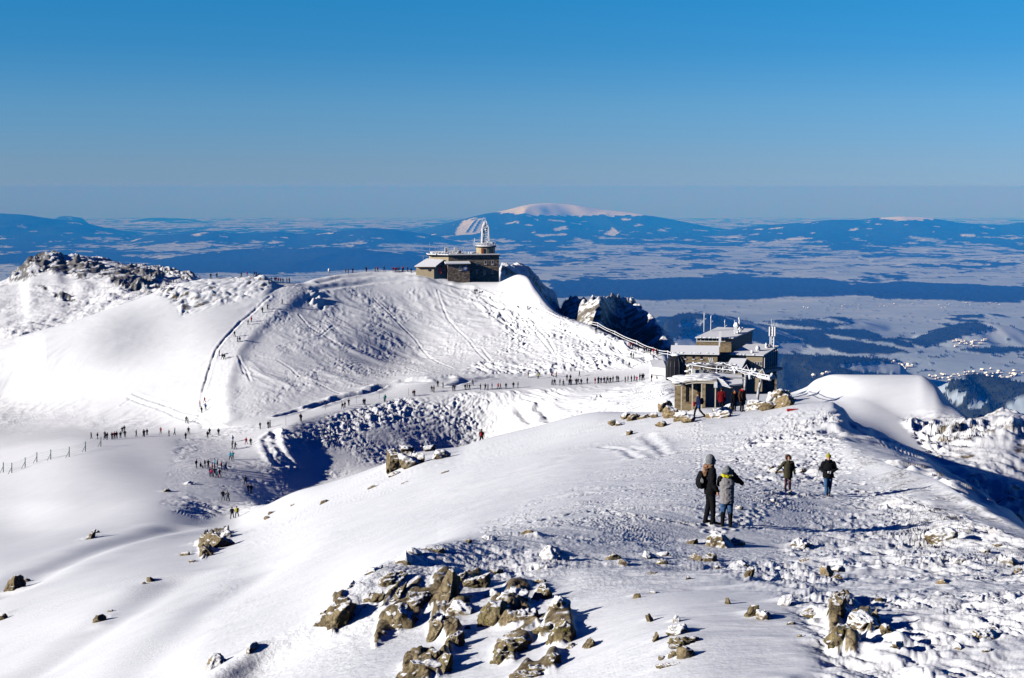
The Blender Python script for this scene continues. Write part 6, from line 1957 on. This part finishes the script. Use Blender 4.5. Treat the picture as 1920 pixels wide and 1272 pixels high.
# ---- the near people: bodies and clothes grown as continuous surfaces
def blob(name, parts, mat, parent, voxel=0.012, smooth=4, wrinkle=0.0, seed=0):
    """fuse tapered tubes and balls into one continuous surface"""
    m = MB()
    for kind, a, b_ in parts:
        if kind == 'tube':
            m.tube(a, b_, 12)
            for p, r_ in zip(a, b_):
                bmesh.ops.create_icosphere(m.bm, subdivisions=2, radius=r_, matrix=Matrix.Translation(p))
        elif kind == 'rings':
            m.ring([[(cx + rx * math.cos(2 * math.pi * k / 18), cy + ry * math.sin(2 * math.pi * k / 18), z) for k in range(18)] for (cx, cy, z, rx, ry) in a])
        elif kind == 'ball':
            bmesh.ops.create_icosphere(m.bm, subdivisions=3, radius=1.0, matrix=Matrix.Translation(a) @ Matrix.Diagonal((*b_, 1)))
    o = m.build(name, mat, parent, True)
    md = o.modifiers.new('fuse', 'REMESH')
    md.mode = 'VOXEL'
    md.voxel_size = voxel
    if smooth:
        ms2 = o.modifiers.new('soften', 'SMOOTH')
        ms2.iterations = smooth
        ms2.factor = 0.5
    dg = bpy.context.evaluated_depsgraph_get()
    me = bpy.data.meshes.new_from_object(o.evaluated_get(dg))
    o.modifiers.clear()
    old = o.data
    o.data = me
    bpy.data.meshes.remove(old)
    if wrinkle:
        n = len(me.vertices)
        co = np.empty(n * 3, np.float32)
        no = np.empty(n * 3, np.float32)
        me.vertices.foreach_get('co', co)
        me.vertices.foreach_get('normal', no)
        co, no = co.reshape(-1, 3), no.reshape(-1, 3)
        w = np.array([abs(mnoise.noise(Vector((c[0] * 7 + seed, c[1] * 7, c[2] * 11)))) * -1.6 + mnoise.noise(Vector((c[0] * 18, c[1] * 18, c[2] * 26 + seed))) * 0.35 for c in co])
        co = co + no * (w * wrinkle)[:, None]
        me.vertices.foreach_set('co', co.reshape(-1).astype(np.float32))
    me.polygons.foreach_set('use_smooth', np.ones(len(me.polygons), bool))
    me.update()
    return o

def V3(*a):
    return Vector(a)

def hand_parts(w, d, side, curl=0.5):
    """palm, four unequal bent fingers and a thumb at wrist w, pointing along d"""
    d = Vector(d).normalized()
    s = d.cross(Vector((0, 1, 0.15))).normalized() if abs(d.y) < 0.8 else d.cross(Vector((0, 0, 1))).normalized()
    n = d.cross(s).normalized()
    out = [('tube', [w, w + d * 0.05, w + d * 0.09], [0.024, 0.034, 0.030])]
    for k, ln_ in enumerate((0.062, 0.075, 0.070, 0.052)):
        b0 = w + d * 0.095 + s * (0.030 - 0.020 * k)
        b1 = b0 + d * ln_ * 0.55 + n * curl * 0.012
        b2 = b1 + d * ln_ * 0.5 + n * curl * 0.030
        out.append(('tube', [b0, b1, b2], [0.0095, 0.009, 0.0075]))
    t0 = w + d * 0.035 + s * 0.03
    out.append(('tube', [t0, t0 + d * 0.03 + s * 0.025 + n * 0.008, t0 + d * 0.062 + s * 0.028 + n * 0.016], [0.012, 0.011, 0.009]))
    return out

def person(loc, yaw, height_m, label, J, jacket, trousers, boots, jacket_len, boot_h, gloves=None, sleeve=None, bulk=1.0, narrow=1.0):
    """J: joints in metres for a 1.76 m figure facing -y"""
    k = height_m / 1.76
    r = empty('person', loc, yaw, label, 'person')
    r.scale = (k, k, k)
    sh_, el, wr = J['sh'], J['el'], J['wr']
    hp, kn, an_ = J['hip'], J['kn'], J['an']
    hd = J.get('head', V3(0, -0.01, 1.63))
    nk = V3(hd.x * 0.4, 0.0, 1.49)
    face = J.get('face', V3(0, -1, 0)).normalized()
    # body: one continuous skin
    body = [('rings', [(0, 0, 0.86, 0.15, 0.10), (0, 0, 1.0, 0.155, 0.105), (0, 0, 1.18, 0.15, 0.10), (0, 0, 1.38, 0.175, 0.105), (0, 0, 1.45, 0.12, 0.08)], None),
            ('tube', [V3(0, 0, 1.42), nk, hd - V3(0, 0, 0.06)], [0.07, 0.055, 0.055]),
            ('ball', hd + V3(0, 0.012, 0.02), (0.076, 0.095, 0.105)), ('ball', hd + face * 0.028 - V3(0, 0, 0.045), (0.058, 0.062, 0.07)),
            ('tube', [hd + face * 0.085 + V3(0, 0, 0.012), hd + face * 0.108 - V3(0, 0, 0.022)], [0.010, 0.015]),
            ('ball', hd + face * 0.080 - V3(0, 0, 0.058), (0.026, 0.018, 0.012)), ('ball', hd + face * 0.078 - V3(0, 0, 0.098), (0.024, 0.022, 0.018)),
            ('ball', hd + V3(0.078, 0.01, 0), (0.012, 0.02, 0.03)), ('ball', hd + V3(-0.078, 0.01, 0), (0.012, 0.02, 0.03))]
    for i in (0, 1):
        body.append(('tube', [sh_[i], el[i], wr[i]], [0.055, 0.042, 0.028]))
        body.append(('tube', [hp[i], kn[i], an_[i], an_[i] + V3(0, -0.12, -0.05)], [0.085, 0.055, 0.04, 0.035]))
        dirn = J.get('hd', [None, None])[i] or (wr[i] - el[i])
        if not gloves:
            body += hand_parts(wr[i], dirn, i, 0.7)
    blob('body', body, CL['skin'], r, 0.0085, 2)
    b = bulk
    L = jacket_len
    jk = [('rings', [(0, 0, L, 0.200 * b, 0.150 * b), (0, 0, L + 0.12, 0.195 * b, 0.150 * b), (0, 0.0, 1.08, 0.185 * b, 0.140 * b), (0, 0, 1.25, 0.205 * b, 0.145 * b), (0, 0, 1.40, 0.195 * b, 0.125 * b), (0, 0, 1.47, 0.11 * b, 0.095), (0, 0.0, 1.53, 0.078, 0.078)], None)]
    slv = []
    for i in (0, 1):
        t = [('tube', [sh_[i] + V3(0, 0, -0.01), sh_[i].lerp(el[i], 0.5), el[i], el[i].lerp(wr[i], 0.6), wr[i] + (wr[i] - el[i]).normalized() * 0.015], [0.085 * b, 0.075 * b, 0.066 * b, 0.058 * b, 0.048 * b])]
        (slv if sleeve else jk).extend(t)
    blob('jacket', jk, CL[jacket], r, 0.013, 5, 0.016, 3)
    if sleeve:
        blob('sleeves', slv, CL[sleeve], r, 0.013, 3, 0.014, 5)
    w = narrow
    tr_ = [('rings', [(0, 0, 0.82, 0.165 * w, 0.125 * w), (0, 0, 0.95, 0.165 * w, 0.125 * w), (0, 0, 1.02, 0.155 * w, 0.115 * w)], None)]
    for i in (0, 1):
        low = an_[i] + V3(0, 0, 0.02) if boot_h < 0.2 else kn[i].lerp(an_[i], 0.25)
        tr_.append(('tube', [hp[i], hp[i].lerp(kn[i], 0.5), kn[i], kn[i].lerp(low, 0.5), low], [0.102 * w, 0.094 * w, 0.078 * w, 0.072 * w, 0.068 * w]))
    blob('trousers', tr_, CL[trousers], r, 0.012, 3, 0.013, 9)
    for i in (0, 1):
        bt = []
        a = an_[i]
        f = J.get('toe', [V3(0, -1, 0), V3(0, -1, 0)])[i]
        top = kn[i].lerp(a, 0.12) if boot_h > 0.2 else a + V3(0, 0, 0.07)
        bt.append(('tube', [top, a.lerp(top, 0.4), a + V3(0, 0, -0.02)], [0.070 * w if boot_h > 0.2 else 0.058, 0.062, 0.056]))
        bt.append(('tube', [a + V3(0, 0.03, -0.055) - f * 0.01, a + f * 0.09 + V3(0, 0, -0.06), a + f * 0.18 + V3(0, 0, -0.068)], [0.045, 0.047, 0.036]))
        blob('boot', bt, CL[boots], r, 0.011, 3)
    if gloves:
        for i in (0, 1):
            dirn = J.get('hd', [None, None])[i] or (wr[i] - el[i])
            blob('glove', [(kd, a, [x * 1.35 for x in q]) for kd, a, q in hand_parts(wr[i], dirn, i, 0.9)], CL[gloves], r, 0.009, 1)
    eyes = MB()
    side = face.cross(V3(0, 0, 1)).normalized()
    for s in (-1, 1):
        bmesh.ops.create_icosphere(eyes.bm, subdivisions=2, radius=0.011, matrix=Matrix.Translation(hd + face * 0.083 + side * s * 0.032 + V3(0, 0, 0.015)))
    eyes.build('eyes', M['dark'], r, True)
    return r

STAND = dict(sh=[V3(-0.19, 0, 1.42), V3(0.19, 0, 1.42)], el=[V3(-0.26, 0.03, 1.15), V3(0.26, 0.03, 1.15)], wr=[V3(-0.27, -0.06, 0.90), V3(0.27, -0.06, 0.90)],
             hip=[V3(-0.09, 0, 0.90), V3(0.09, 0, 0.90)], kn=[V3(-0.10, -0.02, 0.49), V3(0.10, -0.02, 0.49)], an=[V3(-0.11, 0.02, 0.10), V3(0.11, 0.02, 0.10)])
def pose(**kw):
    j = {a: list(b_) for a, b_ in STAND.items()}
    j.update(kw)
    return j

def floor_at(u, v, kmin):
    p = ground(u, v, kmin)
    return V3(p.x, p.y, p.z - 0.02)

# man in black with a grey hood, seen from his right side
pA = floor_at(1331, 982, 3)
A_ = person(pA, math.radians(97), 135 * pA.y / FPX * 0.99, 'person in black with a grey hood, patterned scarf and black backpack', pose(
    el=[V3(-0.27, 0.02, 1.16), V3(0.26, 0.0, 1.16)], wr=[V3(-0.24, -0.12, 0.91), V3(0.24, -0.1, 0.93)], hd=[V3(0.02, -0.12, -1), None],
    kn=[V3(-0.09, -0.05, 0.49), V3(0.09, 0.02, 0.49)], an=[V3(-0.10, -0.05, 0.10), V3(0.11, 0.08, 0.10)], head=V3(0, -0.03, 1.64)), 'dark', 'dark', 'dark', 0.78, 0.1, bulk=1.08)
blob('hood', [('ball', V3(0, 0.015, 1.66), (0.115, 0.125, 0.145)), ('tube', [V3(0, 0.03, 1.56), V3(0, 0.0, 1.50)], [0.10, 0.10])], CL['knit'], A_, 0.010, 3, 0.01, 2)
blob('scarf', [('tube', [V3(-0.1, 0.0, 1.50), V3(-0.06, 0.12, 1.48), V3(0.08, 0.12, 1.48), V3(0.1, -0.04, 1.5)], [0.06, 0.075, 0.07, 0.05]), ('tube', [V3(-0.07, 0.14, 1.46), V3(-0.10, 0.16, 1.33), V3(-0.10, 0.15, 1.24)], [0.08, 0.075, 0.04])], CL['scarf'], A_, 0.010, 2, 0.03, 4)
bpk = blob('backpack', [('rings', [(0, 0.25, 0.93, 0.12, 0.08), (0, 0.27, 1.05, 0.15, 0.12), (0, 0.26, 1.22, 0.145, 0.11), (0, 0.23, 1.36, 0.10, 0.07)], None)], CL['dark'], A_, 0.012, 3, 0.01, 7)
mk = MB()
for k in range(4):
    mk.box(-0.153, -0.148, 0.23 + 0.018 * k, 0.242 + 0.018 * k, 1.10 + 0.03 * (k % 2), 1.19 + 0.02 * (k % 3))
mk.build('emblem', M['white'], bpk)
# woman in the grey coat, seen from behind, right arm raised to her face
pB = floor_at(1362, 987, 3)
B_ = person(pB, math.radians(176), 117 * pB.y / FPX, 'person in a grey coat with black sleeves, jeans and tall boots, seen from behind', pose(
    el=[V3(-0.43, -0.10, 1.27), V3(0.22, -0.22, 1.20)], wr=[V3(-0.20, -0.19, 1.53), V3(0.07, -0.25, 1.48)], hd=[V3(0.5, -0.1, 0.6), V3(-0.2, 0, 1)],
    kn=[V3(-0.10, -0.01, 0.49), V3(0.10, -0.01, 0.49)], an=[V3(-0.115, 0.0, 0.10), V3(0.115, 0.0, 0.10)]), 'coat', 'jeans', 'dark', 0.70, 0.4, gloves='dark', sleeve='dark', bulk=1.12, narrow=1.12)
blob('hat', [('ball', V3(0, 0.02, 1.67), (0.128, 0.138, 0.13)), ('tube', [V3(-0.07, 0.0, 1.60), V3(0.07, 0.0, 1.60)], [0.10, 0.10])], CL['knit'], B_, 0.010, 3, 0.012, 6)
blob('scarf', [('tube', [V3(-0.10, 0.05, 1.50), V3(-0.03, 0.13, 1.49), V3(0.09, 0.11, 1.51), V3(0.14, 0.03, 1.53)], [0.045, 0.05, 0.055, 0.05])], CL['yellow'], B_, 0.009, 2, 0.02, 8)
blob('camera', [('rings', [(-0.04, -0.24, 1.56, 0.07, 0.035), (-0.04, -0.24, 1.64, 0.07, 0.035)], None)], M['dark'], B_, 0.01, 0)
# person in the brown parka, arm held out
pC = floor_at(1477, 921, 3)
C_ = person(pC, math.radians(8), 70 * pC.y / FPX, 'person in a hooded brown parka and burgundy trousers with one arm held out', pose(
    el=[V3(-0.37, 0.0, 1.22), V3(0.29, 0.02, 1.15)], wr=[V3(-0.56, -0.04, 1.03), V3(0.26, -0.14, 0.98)], hd=[V3(-0.4, 0, -0.7), None],
    kn=[V3(-0.10, -0.01, 0.49), V3(0.10, -0.01, 0.49)], an=[V3(-0.12, 0.0, 0.10), V3(0.115, 0.03, 0.10)], toe=[V3(-0.5, -0.85, 0), V3(0.1, -1, 0)]), 'olive', 'burgundy', 'dark', 0.66, 0.1, gloves='dark', bulk=1.18, narrow=0.85)
blob('hood', [('ball', V3(0, 0.07, 1.66), (0.145, 0.12, 0.165))] + [('tube', [V3(0.125 * math.cos(a), -0.055, 1.63 + 0.145 * math.sin(a)), V3(0.125 * math.cos(a + 0.5), -0.055, 1.63 + 0.145 * math.sin(a + 0.5))], [0.032, 0.032]) for a in [-0.5 + 0.45 * q for q in range(9)]], CL['fur'], C_, 0.010, 1, 0.02, 3)
# man in black with the yellow hat, walking
pD = floor_at(1552, 931, 3)
D_ = person(pD, math.radians(-4), 82 * pD.y / FPX, 'person in a black jacket, jeans and a yellow hat walking, hands held together', pose(
    el=[V3(-0.33, 0.0, 1.17), V3(0.33, 0.0, 1.17)], wr=[V3(-0.10, -0.24, 1.06), V3(0.10, -0.24, 1.08)], hd=[V3(0.8, -0.3, 0.05), V3(-0.8, -0.3, 0.05)],
    kn=[V3(-0.09, -0.12, 0.50), V3(0.08, 0.02, 0.49)], an=[V3(-0.07, -0.12, 0.10), V3(0.07, 0.18, 0.11)]), 'dark', 'jeans', 'grey', 0.80, 0.1, gloves='light', bulk=1.2, narrow=1.1)
blob('hat', [('ball', V3(0, 0.02, 1.69), (0.108, 0.118, 0.10)), ('ball', V3(0, 0.02, 1.815), (0.042, 0.042, 0.042))], CL['hat'], D_, 0.009, 2, 0.01, 3)
blob('collar', [('tube', [V3(0.12 * math.cos(a), 0.11 * math.sin(a), 1.51), V3(0.12 * math.cos(a + 0.7), 0.11 * math.sin(a + 0.7), 1.51)], [0.045, 0.045]) for a in [0.7 * q for q in range(9)]], CL['dark'], D_, 0.012, 2, 0.01, 5)
# walker with the red bag at the boulders
pE = floor_at(1309, 783, 5.5)
E_ = person(pE, math.radians(-88), 48 * pE.y / FPX, 'person in a navy jacket with black backpack and red bag striding past the boulders', pose(
    el=[V3(-0.25, -0.02, 1.15), V3(0.26, 0.08, 1.16)], wr=[V3(-0.24, -0.20, 0.94), V3(0.25, 0.05, 0.90)],
    kn=[V3(-0.09, -0.20, 0.50), V3(0.09, 0.12, 0.50)], an=[V3(-0.09, -0.26, 0.10), V3(0.09, 0.42, 0.16)]), 'navy', 'dark', 'dark', 0.80, 0.1, gloves='dark', bulk=1.08)
blob('hat', [('ball', V3(0, 0.02, 1.68), (0.105, 0.12, 0.105))], CL['brown'], E_, 0.012, 1)
blob('backpack', [('rings', [(0, 0.24, 0.95, 0.13, 0.09), (0, 0.27, 1.1, 0.16, 0.13), (0, 0.25, 1.38, 0.12, 0.09)], None)], CL['dark'], E_, 0.014, 3)
o = blob('shoulder_bag', [('rings', [(0.05, -0.30, 0.82, 0.10, 0.08), (0.05, -0.30, 1.12, 0.11, 0.09)], None)], CL['red'], E_, 0.014, 3)
blob('belt_pouch', [('ball', V3(0.22, 0.0, 0.82), (0.07, 0.09, 0.13))], CL['blue'], E_, 0.014, 2)
# three standing behind the boulders
for (u, v, yy, yaw, hgt, jk, tr_, lab, extra) in (
        (1352.5, 772, 103, 170, 1.76, 'dkred', 'dark', 'person in a dark red jacket standing behind the broad tan boulder', None),
        (1376.5, 771, 105, 20, 1.62, 'dark', 'dark', 'person in black standing between the red jacket and the red scarf', 'pale'),
        (1391, 772, 104, 35, 1.86, 'brown', 'dark', 'person in a brown coat with a red scarf over one shoulder', 'scarf')):
    q = at(u, v, yy)
    F_ = person(V3(q.x, q.y, q.z), math.radians(yaw), hgt, lab, pose(), jk, tr_, 'dark', 0.70, 0.1, gloves='dark', bulk=1.2)
    if extra == 'scarf':
        blob('scarf', [('tube', [V3(0.20, -0.05, 1.30), V3(0.10, -0.16, 1.44), V3(-0.06, -0.14, 1.50), V3(-0.12, 0.05, 1.52), V3(0.1, 0.1, 1.5)], [0.07, 0.075, 0.07, 0.06, 0.06])], CL['red'], F_, 0.012, 2)
        blob('hat', [('ball', V3(0, 0.02, 1.70), (0.11, 0.12, 0.11))], CL['dark'], F_, 0.012, 1)
    elif extra == 'pale':
        blob('hair', [('ball', V3(0, 0.03, 1.67), (0.105, 0.115, 0.115)), ('tube', [V3(-0.08, 0.03, 1.62), V3(-0.09, -0.02, 1.46)], [0.05, 0.04])], CL['hair'], F_, 0.012, 1)
        blob('scarf', [('tube', [V3(-0.09, -0.06, 1.49), V3(0.02, -0.12, 1.48), V3(0.1, -0.03, 1.5)], [0.05, 0.055, 0.05])], CL['orange'], F_, 0.012, 1)
    else:
        blob('hair', [('ball', V3(0, 0.03, 1.67), (0.10, 0.11, 0.11))], CL['hair'], F_, 0.012, 1)

# ------------------------------------------------------------------ the air
HAZE_Z0 = float(FZ.min()) - 40.0
def build_haze():
    bm = bmesh.new()
    xs, ys = (-110000.0, 110000.0), (-300.0, 185000.0)
    zs = (HAZE_Z0, 32.0)
    vs = [bm.verts.new((x, y, z)) for z in zs for y in ys for x in xs]
    for f in ((0, 2, 3, 1), (4, 5, 7, 6), (0, 1, 5, 4), (2, 6, 7, 3), (0, 4, 6, 2), (1, 3, 7, 5)):
        bm.faces.new([vs[i] for i in f])
    me = bpy.data.meshes.new('haze')
    bm.to_mesh(me)
    bm.free()
    m = bpy.data.materials.new('haze_air')
    m.use_nodes = True
    nt = m.node_tree
    nt.nodes.clear()
    out = nt.nodes.new('ShaderNodeOutputMaterial')
    pv = nt.nodes.new('ShaderNodeVolumePrincipled')
    pv.inputs['Color'].default_value = (*HAZE_COLOR, 1)
    pv.inputs['Absorption Color'].default_value = (*HAZE_ABSORB, 1)
    pv.inputs['Density'].default_value = HAZE_DENSITY
    pv.inputs['Anisotropy'].default_value = HAZE_G
    nt.links.new(pv.outputs[0], out.inputs['Volume'])
    me.materials.append(m)
    o = bpy.data.objects.new('haze', me)
    COL.objects.link(o)
    o['kind'] = 'stuff'
HAZE_COLOR = (0.007, 0.195, 0.86)
HAZE_ABSORB = (0.935, 0.70, 0.0)
HAZE_DENSITY = 1 / 21500.0
HAZE_G = -0.12
build_haze()
